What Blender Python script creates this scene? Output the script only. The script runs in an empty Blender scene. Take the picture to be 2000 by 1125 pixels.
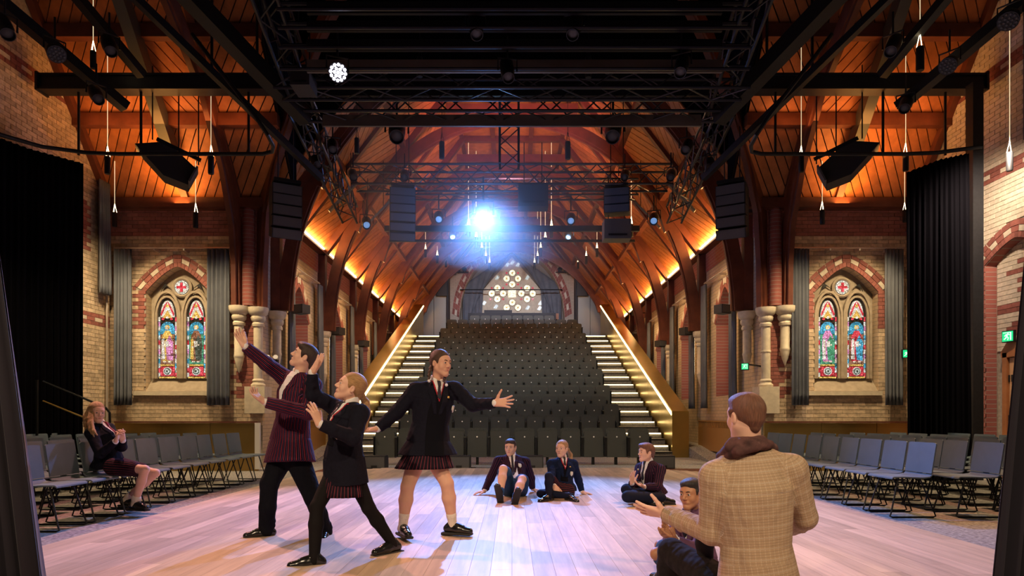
import bpy, bmesh, math, random
import numpy as np
from mathutils import Vector, Matrix
from math import sin, cos, pi, sqrt, atan2, radians

random.seed(7)
SC = bpy.context.scene
COL = SC.collection

# ------------------------------------------------------------------ camera
cam_d = bpy.data.cameras.new('camera')
cam_d.sensor_fit = 'HORIZONTAL'; cam_d.sensor_width = 36.0
cam_d.lens = 22.5; cam_d.shift_y = 0.12475; cam_d.clip_end = 200; cam_d.clip_start = 0.05
cam = bpy.data.objects.new('camera', cam_d); COL.objects.link(cam)
cam.location = (0, 0, 1.1); cam.rotation_euler = (pi/2, 0, 0)
SC.camera = cam

# ------------------------------------------------------------------ view, world
SC.view_settings.view_transform = 'Standard'
SC.view_settings.look = 'None'
SC.view_settings.gamma = 1.0
SC.view_settings.use_curve_mapping = False
SC.view_settings.exposure = 0.6
SC.cycles.use_denoising = True
SC.cycles.max_bounces = 6; SC.cycles.diffuse_bounces = 3; SC.cycles.glossy_bounces = 3
SC.cycles.sample_clamp_indirect = 4.0; SC.cycles.caustics_reflective = False; SC.cycles.caustics_refractive = False
W = bpy.data.worlds.new('world'); SC.world = W; W.use_nodes = True
W.node_tree.nodes['Background'].inputs[0].default_value = (0.55, 0.6, 0.75, 1)
W.node_tree.nodes['Background'].inputs[1].default_value = 0.06

# ------------------------------------------------------------------ lights of the hall and added fills
def spot(name, loc, target, color, power, angle=50, blend=0.5, radius=0.12):
    d = bpy.data.lights.new(name, 'SPOT'); d.energy = power; d.color = color
    d.spot_size = radians(angle); d.spot_blend = blend; d.shadow_soft_size = radius
    o = bpy.data.objects.new(name, d); COL.objects.link(o); o.location = loc
    o.rotation_euler = (Vector(target)-Vector(loc)).to_track_quat('-Z', 'Y').to_euler()
    return o
def area(name, loc, direction, color, power, sx, sy):
    d = bpy.data.lights.new(name, 'AREA'); d.shape = 'RECTANGLE'; d.size = sx; d.size_y = sy
    d.energy = power; d.color = color
    o = bpy.data.objects.new(name, d); COL.objects.link(o); o.location = loc
    z = -Vector(direction).normalized(); x = Vector((0, 1, 0)) if abs(z.y) < .9 else Vector((1, 0, 0))
    if sx > sy and abs(z.x) < .5 and abs(z.y) > .2: x = Vector((1, 0, 0))
    y = z.cross(x).normalized(); x = y.cross(z).normalized()
    o.rotation_euler = Matrix((x, y, z)).transposed().to_euler()
    return o
# blue-white profile spots in the nave rig, washing the stage from behind
spot('spot_lamp_blue', (-0.66, 14.6, 5.68), (0.2, 6.2, 0), (0.15, 0.34, 1.0), 3700, 62, 0.5, 0.07)
spot('spot_lamp_blue_low', (1.2, 12.2, 5.9), (0.6, 6.8, 0), (0.20, 0.38, 1.0), 1000, 64, 0.7, 0.07)
# pink washes over the two sides of the stage
spot('spot_lamp_pink_left', (-4.6, 9.2, 6.6), (-2.6, 5.6, 0), (1.0, 0.42, 0.35), 1150, 76, 0.8, 0.12)
spot('spot_lamp_pink_right', (4.6, 9.2, 6.6), (2.9, 5.6, 0), (1.0, 0.48, 0.26), 950, 76, 0.8, 0.12)
# white-violet par on the upper truss
spot('spot_lamp_par', (-2.45, 9.0, 5.95), (-1.2, 5.0, 0.2), (0.8, 0.76, 1.0), 260, 60, 0.8, 0.1)
# warm front-of-house lamps on the bar behind and above the camera
spot('spot_lamp_front_left', (-3.4, -1.6, 5.4), (-0.6, 6.2, 1.0), (1.0, 0.74, 0.48), 980, 54, 0.7, 0.12)
spot('spot_lamp_front_right', (3.4, -1.6, 5.4), (0.4, 5.6, 1.0), (1.0, 0.74, 0.46), 560, 56, 0.7, 0.12)
spot('spot_lamp_front_teacher', (1.6, -2.6, 5.4), (1.3, 3.3, 0.9), (1.0, 0.80, 0.58), 480, 34, 0.7, 0.12)
# eave LED uplights of the nave
for s in (-1, 1):
    area('eave_lamp', (s*5.12, 22.6, 5.66), (-s*0.62, 0, 0.78), (1.0, 0.50, 0.15), 350, 17.0, 0.06)
# transept eave uplights
for s in (-1, 1):
    area('eave_lamp_transept', (s*6.9, 12.72, 5.62), (0, .12, 1.0), (1.0, 0.42, 0.10), 36, 2.6, 0.3)
    area('purlin_lamp', (s*6.6, 12.15, 6.72), (0, .4, 1.0), (1.0, 0.36, 0.09), 6.5, 3.2, 0.3)
# downlights: the cylinder pendants
for (x, y, z, t, p) in ((-7.2, 12.3, 5.0, (-7.1, 13.4, 1.8), 230), (7.2, 12.3, 5.0, (7.1, 13.4, 1.8), 230),
                        (-5.9, 11.8, 5.2, (-5.7, 12.8, 0), 330), (5.9, 11.8, 5.2, (5.7, 12.8, 0), 330),
                        (-7.2, 9.6, 5.3, (-6.2, 8.6, 0), 330), (7.2, 9.4, 5.3, (6.2, 8.6, 0), 360),
                        (7.3, 9.5, 5.2, (8.5, 11.2, 3.8), 400), (-7.6, 11.6, 4.6, (-8.5, 12.4, 3.5), 110)):
    spot('pendant_lamp', (x, y, z), t, (1.0, 0.78, 0.58) if p == 400 else (1.0, 0.74, 0.42), p, 105, 0.9, 0.08)
for s in (-1, 1):
    for y in (15.5, 19.2, 22.7, 26.1):
        spot('pendant_lamp_nave', (s*3.6, y, 5.2), (s*5.3, y+.3, 2.2), (1.0, 0.64, 0.3), 170, 110, 0.9, 0.08)
    spot('pendant_lamp_gable', (s*1.6, 27.5, 8.0), (s*1.2, 31.5, 6.0), (0.75, 0.8, 1.0), 420, 90, 0.9, 0.08)
for s in (-1, 1): spot('seat_fill', (s*1.9, 17.9, 6.7), (s*.9, 22.5, 2.0), (0.98, 0.94, 0.80), 330, 96, 0.9, 0.15)  # added fill lamps without fixtures, brightening the raked seats
spot('seat_fill_front', (0, 10.0, 5.9), (0, 15.0, 0.4), (1.0, 0.9, 0.75), 260, 70, 0.9, 0.15)  # added fill without a fixture, brightening the front row
spot('ceiling_wash', (0, 15.5, 7.0), (0, 20, 10.2), (1.0, 0.36, 0.40), 620, 120, 0.9, 0.2)
d_ = bpy.data.lights.new('spot_fill', 'POINT'); d_.energy = 90; d_.color = (.15, .35, 1.0); d_.shadow_soft_size = .12  # added point light, blue fill on the trusses round the spotlight
o_ = bpy.data.objects.new('spot_fill', d_); COL.objects.link(o_); o_.location = (-0.66, 14.45, 5.6)

# ------------------------------------------------------------------ materials
M = {}
def nn(t, kind, **kw):
    n = t.nodes.new(kind)
    for k, v in kw.items(): setattr(n, k, v)
    return n
def mix(t, a, b, f=None, mode='MIX', fac=0.5):
    m = nn(t, 'ShaderNodeMixRGB', blend_type=mode); m.inputs[0].default_value = fac
    for i, x in ((1, a), (2, b)):
        if isinstance(x, (tuple, list)): m.inputs[i].default_value = (*x[:3], 1)
        else: t.links.new(x, m.inputs[i])
    if f is not None: t.links.new(f, m.inputs[0])
    return m.outputs[0]
def mth(t, op, a, b=None, c=None):
    m = nn(t, 'ShaderNodeMath', operation=op)
    for i, x in enumerate((a, b, c)):
        if x is None: continue
        if isinstance(x, (int, float)): m.inputs[i].default_value = x
        else: t.links.new(x, m.inputs[i])
    return m.outputs[0]
def noise(t, scale, detail=3, stretch=None, rough=0.55):
    g = nn(t, 'ShaderNodeNewGeometry')
    n = nn(t, 'ShaderNodeTexNoise'); n.inputs['Scale'].default_value = scale; n.inputs['Detail'].default_value = detail
    n.inputs['Roughness'].default_value = rough
    if stretch:
        mp = nn(t, 'ShaderNodeMapping'); mp.inputs['Scale'].default_value = stretch
        t.links.new(g.outputs['Position'], mp.inputs[0]); t.links.new(mp.outputs[0], n.inputs['Vector'])
    else: t.links.new(g.outputs['Position'], n.inputs['Vector'])
    return n.outputs['Fac']
def rnd(t):
    o = nn(t, 'ShaderNodeObjectInfo'); g = nn(t, 'ShaderNodeNewGeometry')
    return mth(t, 'FRACT', mth(t, 'ADD', o.outputs['Random'], g.outputs['Random Per Island']))
def mat(name, col, rough=0.6, metal=0.0, var=0.0, scale=8, stretch=None, emit=None, es=0.0, rv=0.0, bump=0.0, spec=0.4, sheen=0.0, crease=0.0):
    m = bpy.data.materials.new(name); m.use_nodes = True; t = m.node_tree
    p = t.nodes['Principled BSDF']
    p.inputs['Roughness'].default_value = rough; p.inputs['Metallic'].default_value = metal
    p.inputs['Specular IOR Level'].default_value = spec
    p.inputs['Base Color'].default_value = (*col, 1)
    if sheen: p.inputs['Sheen Weight'].default_value = sheen
    c = None; nz = None
    if var or bump: nz = noise(t, scale, 4, stretch)
    if var:
        mr = nn(t, 'ShaderNodeMapRange'); mr.inputs[1].default_value = .3; mr.inputs[2].default_value = .7
        t.links.new(nz, mr.inputs[0])
        c = mix(t, tuple(max(0, x*(1-var)) for x in col), tuple(min(1, x*(1+var)) for x in col), mr.outputs[0])
    if rv:
        mr = nn(t, 'ShaderNodeMapRange'); mr.inputs[3].default_value = 1-rv; mr.inputs[4].default_value = 1+rv
        t.links.new(rnd(t), mr.inputs[0])
        cc = nn(t, 'ShaderNodeCombineColor')
        for i in range(3): t.links.new(mr.outputs[0], cc.inputs[i])
        c = mix(t, c if c is not None else col, cc.outputs[0], mode='MULTIPLY', fac=1.0)
    if c is not None: t.links.new(c, p.inputs['Base Color'])
    if bump:
        b = nn(t, 'ShaderNodeBump'); b.inputs['Strength'].default_value = bump; b.inputs['Distance'].default_value = .02
        t.links.new(nz, b.inputs['Height']); t.links.new(b.outputs[0], p.inputs['Normal'])
    if crease:
        b = nn(t, 'ShaderNodeBump'); b.inputs['Strength'].default_value = crease; b.inputs['Distance'].default_value = .05
        t.links.new(noise(t, 8, 2, (1, 1, .6)), b.inputs['Height']); t.links.new(b.outputs[0], p.inputs['Normal'])
    if emit:
        p.inputs['Emission Color'].default_value = (*emit, 1); p.inputs['Emission Strength'].default_value = es
    M[name] = m
    return m
def brick_mat(name, c1, c2, mortar, bw=.245, bh=.082, axis='YZ'):
    m = bpy.data.materials.new(name); m.use_nodes = True; t = m.node_tree; p = t.nodes['Principled BSDF']
    g = nn(t, 'ShaderNodeNewGeometry'); sx = nn(t, 'ShaderNodeSeparateXYZ'); t.links.new(g.outputs['Position'], sx.inputs[0])
    cx = nn(t, 'ShaderNodeCombineXYZ'); t.links.new(sx.outputs['Y' if axis == 'YZ' else 'X'], cx.inputs[0]); t.links.new(sx.outputs['Z'], cx.inputs[1])
    b = nn(t, 'ShaderNodeTexBrick'); t.links.new(cx.outputs[0], b.inputs['Vector'])
    b.inputs['Color1'].default_value = (*c1, 1); b.inputs['Color2'].default_value = (*c2, 1); b.inputs['Mortar'].default_value = (*mortar, 1)
    b.inputs['Scale'].default_value = 1; b.inputs['Mortar Size'].default_value = .006; b.inputs['Brick Width'].default_value = bw; b.inputs['Row Height'].default_value = bh
    t.links.new(b.outputs['Color'], p.inputs['Base Color']); p.inputs['Roughness'].default_value = .85
    bp = nn(t, 'ShaderNodeBump'); bp.inputs['Strength'].default_value = .5; bp.inputs['Distance'].default_value = .008; bp.invert = True
    t.links.new(b.outputs['Fac'], bp.inputs['Height']); t.links.new(bp.outputs[0], p.inputs['Normal'])
    M[name] = m
def stripe_mat(name, base, line, width=0.14, line2=None, rough=.85, cross=0.0):
    m = bpy.data.materials.new(name); m.use_nodes = True; t = m.node_tree; p = t.nodes['Principled BSDF']
    a = nn(t, 'ShaderNodeAttribute', attribute_name='sloc'); s = nn(t, 'ShaderNodeSeparateXYZ'); t.links.new(a.outputs['Vector'], s.inputs[0])
    ang = mth(t, 'MULTIPLY', mth(t, 'DIVIDE', mth(t, 'ARCTAN2', s.outputs[0], s.outputs[1]), 2*pi), s.outputs[2])
    fr = mth(t, 'FRACT', mth(t, 'ADD', ang, 100.0))
    lm = mth(t, 'LESS_THAN', fr, width)
    c = mix(t, base, line, lm)
    if line2:
        f2 = mth(t, 'MULTIPLY', mth(t, 'GREATER_THAN', fr, .5), mth(t, 'LESS_THAN', fr, .5+width*.6))
        c = mix(t, c, line2, f2)
    if cross:
        w = nn(t, 'ShaderNodeAttribute', attribute_name='sw')
        f3 = mth(t, 'LESS_THAN', mth(t, 'FRACT', mth(t, 'ADD', mth(t, 'DIVIDE', w.outputs['Fac'], cross), 50.0)), width)
        c = mix(t, c, line, f3)
        f4 = mth(t, 'LESS_THAN', mth(t, 'FRACT', mth(t, 'ADD', mth(t, 'DIVIDE', w.outputs['Fac'], cross*.25), 50.0)), .3)
        c = mix(t, c, tuple(x*.62 for x in base), mth(t, 'MULTIPLY', f4, .6))
        f5 = mth(t, 'LESS_THAN', mth(t, 'FRACT', mth(t, 'MULTIPLY', mth(t, 'ADD', ang, 100.0), 4.0)), .3)
        c = mix(t, c, tuple(x*.62 for x in base), mth(t, 'MULTIPLY', f5, .6))
        c = mix(t, c, (.8, .8, .8), None, 'MULTIPLY', .25)
    nz = mth(t, 'ADD', mth(t, 'MULTIPLY', noise(t, 60, 2), .06), noise(t, 7.5, 2, (1, 1, .55))); bp = nn(t, 'ShaderNodeBump'); bp.inputs['Strength'].default_value = .75; bp.inputs['Distance'].default_value = .05
    t.links.new(nz, bp.inputs['Height']); t.links.new(bp.outputs[0], p.inputs['Normal'])
    t.links.new(c, p.inputs['Base Color']); p.inputs['Roughness'].default_value = rough; p.inputs['Specular IOR Level'].default_value = .2
    M[name] = m

mat('floor_wood', (0.58, 0.43, 0.32), 0.48, var=.16, scale=2.2, stretch=(9, .7, 9), rv=.22)
mat('carpet', (0.30, 0.28, 0.25), 0.95, var=.55, scale=28, bump=.3)
mat('mortar', (0.36, 0.31, 0.25), 0.95, var=.2, scale=20)
mat('brick_cream', (0.56, 0.425, 0.285), 0.85, var=.22, scale=14, rv=.24, bump=.2)
mat('brick_red', (0.30, 0.105, 0.082), 0.85, var=.2, scale=16, rv=.2, bump=.2)
mat('brick_white', (0.66, 0.57, 0.44), 0.85, var=.14, scale=16, rv=.1)
brick_mat('brick_far', (.50, .37, .23), (.58, .44, .29), (.32, .27, .2))
brick_mat('brick_far_red', (.34, .105, .08), (.29, .085, .07), (.32, .24, .2))
brick_mat('brick_gable', (.50, .40, .29), (.56, .45, .33), (.34, .3, .26), axis='XZ')
mat('stone', (0.62, 0.54, 0.40), 0.8, var=.12, scale=10, bump=.1)
mat('stone_grey', (0.36, 0.295, 0.215), 0.85, var=.16, scale=9, bump=.15)
mat('timber', (0.135, 0.040, 0.022), 0.45, var=.25, scale=4, rv=.12)
mat('plank', (0.46, 0.16, 0.05), 0.5, var=.22, scale=5, rv=.2)
mat('black_steel', (0.018, 0.018, 0.021), 0.45, .3, var=.2, scale=20)
mat('rig_black', (0.012, 0.012, 0.014), 0.5, .2)
mat('truss_metal', (0.045, 0.047, 0.055), 0.35, .7)
mat('rig_panel', (0.10, 0.082, 0.065), 0.6, var=.4, scale=1.5, stretch=(.3, 1, 1))
mat('grey_steel', (0.10, 0.10, 0.085), 0.5, .3)
mat('speaker_black', (0.022, 0.022, 0.025), 0.6)
mat('speaker_grey', (0.085, 0.085, 0.09), 0.6)
mat('chrome', (0.75, 0.75, 0.78), 0.2, 1.0)
mat('wire', (0.85, 0.72, 0.5), 0.4, emit=(1.0, .78, .45), es=0.6)  # emission paints lamp light onto the hanging wire
mat('yoke_lit_glow', (1, .9, .7), 0.4, emit=(1.0, .80, .45), es=5.0)  # emission stands in for lamp light caught by the yoke wires
mat('led', (1, .85, .5), 0.4, emit=(1.0, .74, .30), es=7.0)
mat('led_eave', (1, .85, .5), 0.4, emit=(1.0, .80, .42), es=8.0)
mat('led_tread', (1, .85, .5), 0.4, emit=(1.0, .80, .42), es=5.5)
mat('lens_white', (1, 1, 1), 0.3, emit=(.82, .80, 1.0), es=9)
mat('lens_blue_bright', (1, 1, 1), 0.3, emit=(.45, .75, 1.0), es=120)
mat('lens_blue', (.3, .5, .8), 0.1, emit=(.25, .5, 1.0), es=0.35)
mat('brass', (0.50, 0.34, 0.10), 0.30, .9, var=.08, scale=2)
mat('brass_low', (0.42, 0.27, 0.09), 0.32, .85, var=.1, scale=1.5)
mat('curtain_black', (0.0045, 0.004, 0.006), 1.0, spec=.05)
mat('curtain_near', (0.012, 0.009, 0.017), 0.8, sheen=.2)
mat('curtain_grey', (0.125, 0.135, 0.155), 0.8, var=.15, scale=3)
mat('rod', (0.6, 0.52, 0.45), 0.35, .6)
mat('chair_shell', (0.13, 0.175, 0.20), 0.42, var=.06, scale=6)
mat('chair_frame', (0.015, 0.016, 0.018), 0.4, .6)
mat('seat_fabric', (0.060, 0.062, 0.052), 0.8, var=.2, scale=40)
mat('seat_shell', (0.050, 0.052, 0.045), 0.6)
mat('seat_metal', (0.02, 0.02, 0.02), 0.4, .6)
mat('plate', (0.8, 0.78, 0.72), 0.3, .4)
mat('tread', (0.20, 0.18, 0.15), 0.95, var=.35, scale=30)
mat('door_wood', (0.52, 0.30, 0.16), 0.45, var=.15, scale=3, stretch=(4, 4, .4))
mat('door_frame', (0.34, 0.13, 0.05), 0.45, var=.2, scale=4)
mat('booth_grey', (0.26, 0.28, 0.27), 0.6)
mat('sign_green', (0.0, .4, .15), 0.4, emit=(.02, .85, .30), es=.5)
mat('sign_white', (.7, 1, .8), 0.4, emit=(.45, 1.0, .62), es=.8)
mat('radiator', (0.42, 0.22, 0.07), 0.5, .2)
mat('white_paint', (.75, .73, .7), 0.5)
# stained glass lit by daylight
GL = {'g_red': (.75, .03, .06), 'g_blue': (.05, .42, .72), 'g_white': (.95, .95, .88), 'g_gold': (.95, .55, .10), 'g_green': (.08, .42, .24),
      'g_brown': (.30, .12, .05), 'g_pink': (.80, .28, .62), 'g_skin': (.95, .80, .62), 'g_pale': (.68, .82, .78), 'g_dark': (.06, .08, .05), 'g_cream': (1.0, .86, .52)}
for k, v in GL.items():
    mat(k, tuple(x*.3 for x in v), .25, emit=v, es=.62); t = M[k].node_tree; p = t.nodes['Principled BSDF']
    g_ = nn(t, 'ShaderNodeNewGeometry'); v1 = nn(t, 'ShaderNodeTexVoronoi'); v1.inputs['Scale'].default_value = 26; v2 = nn(t, 'ShaderNodeTexVoronoi', feature='DISTANCE_TO_EDGE'); v2.inputs['Scale'].default_value = 26
    t.links.new(g_.outputs['Position'], v1.inputs['Vector']); t.links.new(g_.outputs['Position'], v2.inputs['Vector'])
    sp = nn(t, 'ShaderNodeSeparateColor'); t.links.new(v1.outputs['Color'], sp.inputs[0])
    c1 = mix(t, tuple(x*.45 for x in v), tuple(min(1, x*1.25+.10) for x in v), sp.outputs[0])
    c2 = mix(t, c1, (.02, .02, .015), mth(t, 'LESS_THAN', v2.outputs['Distance'], .07)); t.links.new(c2, p.inputs['Emission Color'])
M['g_cream'].node_tree.nodes['Principled BSDF'].inputs['Emission Strength'].default_value = 1.5
mat('plank_gap', (.02, .008, .005), .9)
m_ = bpy.data.materials.new('haze'); m_.use_nodes = True; t_ = m_.node_tree; t_.nodes.remove(t_.nodes['Principled BSDF'])
v_ = nn(t_, 'ShaderNodeVolumeScatter'); v_.inputs['Density'].default_value = .055; v_.inputs['Anisotropy'].default_value = .25
t_.links.new(v_.outputs[0], t_.nodes['Material Output'].inputs['Volume']); M['haze'] = m_
mat('g_lead', (.015, .014, .013), .6)
# people
mat('skin', (.72, .43, .31), .6, var=.05, scale=14)
mat('skin_b', (.68, .38, .26), .6, var=.05, scale=14)
mat('skin_dark', (.40, .19, .10), .5, var=.05, scale=14)
mat('lip', (.52, .17, .15), .45); mat('lip_dark', (.30, .10, .08), .45)
mat('eye_white', (.55, .50, .47), .3); mat('iris', (.06, .04, .03), .2)
def hair_mat(name, col):
    m = bpy.data.materials.new(name); m.use_nodes = True; t = m.node_tree; p = t.nodes['Principled BSDF']
    a = nn(t, 'ShaderNodeAttribute', attribute_name='sloc'); n = nn(t, 'ShaderNodeTexNoise'); n.inputs['Scale'].default_value = 1.0; n.inputs['Detail'].default_value = 4; n.inputs['Roughness'].default_value = .7
    t.links.new(a.outputs['Vector'], n.inputs['Vector'])
    mr = nn(t, 'ShaderNodeMapRange'); mr.inputs[1].default_value = .32; mr.inputs[2].default_value = .68; t.links.new(n.outputs['Fac'], mr.inputs[0])
    t.links.new(mix(t, tuple(x*.45 for x in col), tuple(x*1.5 for x in col), mr.outputs[0]), p.inputs['Base Color'])
    b = nn(t, 'ShaderNodeBump'); b.inputs['Strength'].default_value = .8; b.inputs['Distance'].default_value = .006
    t.links.new(n.outputs['Fac'], b.inputs['Height']); t.links.new(b.outputs[0], p.inputs['Normal'])
    p.inputs['Roughness'].default_value = .58; M[name] = m
hair_mat('hair_dark', (.040, .022, .015)); hair_mat('hair_brown', (.070, .033, .020)); hair_mat('hair_blonde', (.42, .24, .10))
hair_mat('hair_auburn', (.16, .066, .036)); hair_mat('hair_black', (.016, .012, .011))
mat('navy', (.0075, .0075, .015), .9, var=.2, scale=60, crease=.8, spec=.15)
mat('navy_blue', (.007, .013, .040), .9, var=.2, scale=60, crease=.8, spec=.15)
mat('trouser', (.005, .0055, .009), .9, var=.2, scale=40, crease=.8, spec=.12)
mat('trouser_grey', (.016, .014, .014), .9, var=.2, scale=40, crease=.8, spec=.12)
mat('tights', (.008, .0065, .007), .8, spec=.15)
mat('tights_navy', (.007, .010, .026), .8, spec=.15)
mat('shoe', (.010, .010, .010), .22, spec=.6); mat('sole', (.022, .02, .018), .7); mat('lace', (.03, .03, .03), .6)
mat('sock_white', (.75, .66, .54), .9, var=.1, scale=90); mat('sock_blue', (.02, .08, .2), .9)
mat('shirt', (.78, .75, .74), .8); mat('jersey', (.005, .005, .008), .9, spec=.1); mat('trim_red', (.42, .012, .03), .8)
mat('tie_dark', (.014, .012, .025), .6); mat('tie_red', (.22, .012, .03), .6)
mat('badge', (.70, .68, .60), .6); mat('gold_badge', (.65, .45, .12), .4, .5); mat('shorts_blue', (.012, .05, .12), .8)
mat('scarf', (.085, .036, .032), .9, var=.55, scale=14, crease=.9); mat('scarf_black', (.014, .012, .012), .9)
mat('watch', (.8, .74, .6), .3, .6)
mat('plum', (.10, .04, .09), .85)
stripe_mat('blazer_stripe', (.010, .0045, .012), (.26, .022, .050), .16, (.10, .04, .13))
stripe_mat('blazer_stripe_far', (.010, .005, .015), (.12, .025, .06), .16)
stripe_mat('skirt_stripe', (.010, .005, .011), (.20, .035, .055), .15)
stripe_mat('tweed', (.48, .335, .21), (.74, .61, .46), .09, cross=.055)

# ------------------------------------------------------------------ helpers
def tag(o, label=None, cat=None, group=None, kind=None):
    if label: o['label'] = label
    if cat: o['category'] = cat
    if group: o['group'] = group
    if kind: o['kind'] = kind
    return o
def link(name, me, parent=None, loc=None):
    o = bpy.data.objects.new(name, me); COL.objects.link(o)
    if parent is not None: o.parent = parent
    if loc is not None: o.location = loc
    return o
def empty(name, loc=(0, 0, 0), rz=0.0):
    o = bpy.data.objects.new(name, None); COL.objects.link(o); o.location = loc; o.rotation_euler = (0, 0, rz)
    o.empty_display_size = .1
    return o
def copy_tree(o, parent=None):
    c = o.copy(); COL.objects.link(c)
    if parent is not None: c.parent = parent
    for ch in o.children: copy_tree(ch, c)
    return c
V = Vector
def PX(x, y, Y):
    return V(((x-1000)*Y/1250, Y, 1.1+(812-y)*Y/1250))
NUMS = ['first', 'second', 'third', 'fourth', 'fifth', 'sixth', 'seventh', 'eighth', 'ninth', 'tenth', 'eleventh', 'twelfth', 'thirteenth',
        'fourteenth', 'fifteenth', 'sixteenth', 'seventeenth', 'eighteenth', 'nineteenth', 'twentieth']

class MB:
    def __init__(s): s.v = []; s.f = []; s.m = []; s.mats = []
    def mi(s, name):
        if name not in s.mats: s.mats.append(name)
        return s.mats.index(name)
    def add(s, vs, fs, m=None):
        b = len(s.v); s.v += [tuple(p) for p in vs]; s.f += [tuple(i+b for i in f) for f in fs]
        k = s.mi(m) if m else 0
        s.m += [k]*len(fs)
        return s
    def box(s, c, d, rot=None, m=None):
        c = V(c); R = rot if rot is not None else Matrix.Identity(3)
        vs = [c + R @ V((x*d[0]/2, y*d[1]/2, z*d[2]/2)) for x in (-1, 1) for y in (-1, 1) for z in (-1, 1)]
        return s.add(vs, [(0, 1, 3, 2), (4, 6, 7, 5), (0, 4, 5, 1), (2, 3, 7, 6), (0, 2, 6, 4), (1, 5, 7, 3)], m)
    def bar(s, a, b, w, h, up=(0, 0, 1), m=None):
        a = V(a); b = V(b); d = (b-a).normalized(); u = V(up)
        if abs(d.dot(u)) > .98: u = V((0, 1, 0))
        x = d.cross(u).normalized(); y = x.cross(d)
        vs = [p + x*(i*w/2) + y*(j*h/2) for p in (a, b) for i, j in ((-1, -1), (1, -1), (1, 1), (-1, 1))]
        return s.add(vs, [(0, 1, 2, 3), (7, 6, 5, 4), (0, 4, 5, 1), (1, 5, 6, 2), (2, 6, 7, 3), (3, 7, 4, 0)], m)
    def sweep(s, path, w, h, side, m=None):
        """rectangular section along a planar path; side = unit vector across the plane"""
        path = [V(p) for p in path]; side = V(side).normalized(); vs = []; n = len(path)
        for i, p in enumerate(path):
            d = (path[min(i+1, n-1)]-path[max(i-1, 0)]).normalized(); y = side.cross(d).normalized()
            for a, b in ((-1, -1), (1, -1), (1, 1), (-1, 1)): vs.append(p+side*(a*w/2)+y*(b*h/2))
        fs = [(0, 1, 2, 3), tuple((n-1)*4+k for k in (3, 2, 1, 0))]
        for i in range(n-1):
            for k in range(4):
                fs.append((i*4+k, i*4+4+k, i*4+4+(k+1) % 4, i*4+(k+1) % 4))
        return s.add(vs, fs, m)
    def tube(s, path, r, n=8, m=None, closed=False, caps=True):
        path = [V(p) for p in path]; k = len(path); vs = []; ref = None
        rs = r if isinstance(r, (list, tuple)) else [r]*k
        for i, p in enumerate(path):
            if closed: d = (path[(i+1) % k]-path[i-1]).normalized()
            else: d = (path[min(i+1, k-1)]-path[max(i-1, 0)]).normalized()
            if ref is None: ref = V((0, 0, 1)) if abs(d.z) < .9 else V((1, 0, 0))
            x = d.cross(ref).normalized(); y = x.cross(d).normalized(); ref = y
            for j in range(n):
                a = 2*pi*j/n; vs.append(p+x*(cos(a)*rs[i])+y*(sin(a)*rs[i]))
        fs = []
        for i in range(k if closed else k-1):
            i2 = (i+1) % k
            for j in range(n): fs.append((i*n+j, i*n+(j+1) % n, i2*n+(j+1) % n, i2*n+j))
        if caps and not closed: fs += [tuple(range(n-1, -1, -1)), tuple((k-1)*n+j for j in range(n))]
        return s.add(vs, fs, m)
    def lathe(s, prof, c=(0, 0, 0), n=16, m=None, axis=None):
        c = V(c); R = V(axis).to_track_quat('Z', 'Y').to_matrix() if axis is not None else Matrix.Identity(3)
        vs = []; fs = []
        for r, z in prof:
            for j in range(n): vs.append(c+R @ V((r*cos(2*pi*j/n), r*sin(2*pi*j/n), z)))
        for i in range(len(prof)-1):
            for j in range(n): fs.append((i*n+j, i*n+(j+1) % n, (i+1)*n+(j+1) % n, (i+1)*n+j))
        fs += [tuple(range(n-1, -1, -1)), tuple((len(prof)-1)*n+j for j in range(n))]
        return s.add(vs, fs, m)
    def prism(s, poly, depth, o=(0, 0, 0), ux=(1, 0, 0), uy=(0, 0, 1), m=None):
        """polygon in plane (ux,uy) at o, extruded by depth along ux x uy"""
        o = V(o); ux = V(ux); uy = V(uy); nz = ux.cross(uy)*depth; n = len(poly)
        vs = [o+ux*a+uy*b for a, b in poly]+[o+ux*a+uy*b+nz for a, b in poly]
        fs = [tuple(range(n-1, -1, -1)), tuple(range(n, 2*n))]+[(i, (i+1) % n, n+(i+1) % n, n+i) for i in range(n)]
        return s.add(vs, fs, m)
    def me(s, name, m=None, smooth=False):
        me = bpy.data.meshes.new(name); me.from_pydata(s.v, [], s.f)
        if s.mats:
            for k in s.mats: me.materials.append(M[k])
            me.polygons.foreach_set('material_index', s.m)
        elif m: me.materials.append(M[m])
        if smooth: me.polygons.foreach_set('use_smooth', [True]*len(me.polygons))
        me.validate(); me.update()
        bm = bmesh.new(); bm.from_mesh(me); bmesh.ops.recalc_face_normals(bm, faces=bm.faces); bm.to_mesh(me); bm.free()
        return me
    def build(s, name, m=None, parent=None, loc=None, smooth=False):
        return link(name, s.me(name, m, smooth), parent, loc)
def sm(o, ang=40):
    o.data.polygons.foreach_set('use_smooth', [True]*len(o.data.polygons))
    try: o.data.set_sharp_from_angle(angle=radians(ang))
    except Exception: pass
    return o
def clip_poly(poly, a, b, c):
    """keep a*x+b*y<=c"""
    out = []
    for i in range(len(poly)):
        p, q = poly[i], poly[(i+1) % len(poly)]
        dp = a*p[0]+b*p[1]-c; dq = a*q[0]+b*q[1]-c
        if dp <= 0: out.append(p)
        if (dp < 0 < dq) or (dq < 0 < dp):
            t = dp/(dp-dq); out.append((p[0]+(q[0]-p[0])*t, p[1]+(q[1]-p[1])*t))
    return out
# ------------------------------------------------------------------ structure
XT, YB, XN, ZE, YG, PITCH = 8.54, 13.6, 5.3, 5.55, 33.3, 1.29
TR = [14.15, 17.55, 20.95, 24.4, 27.8, 31.2]

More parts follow.
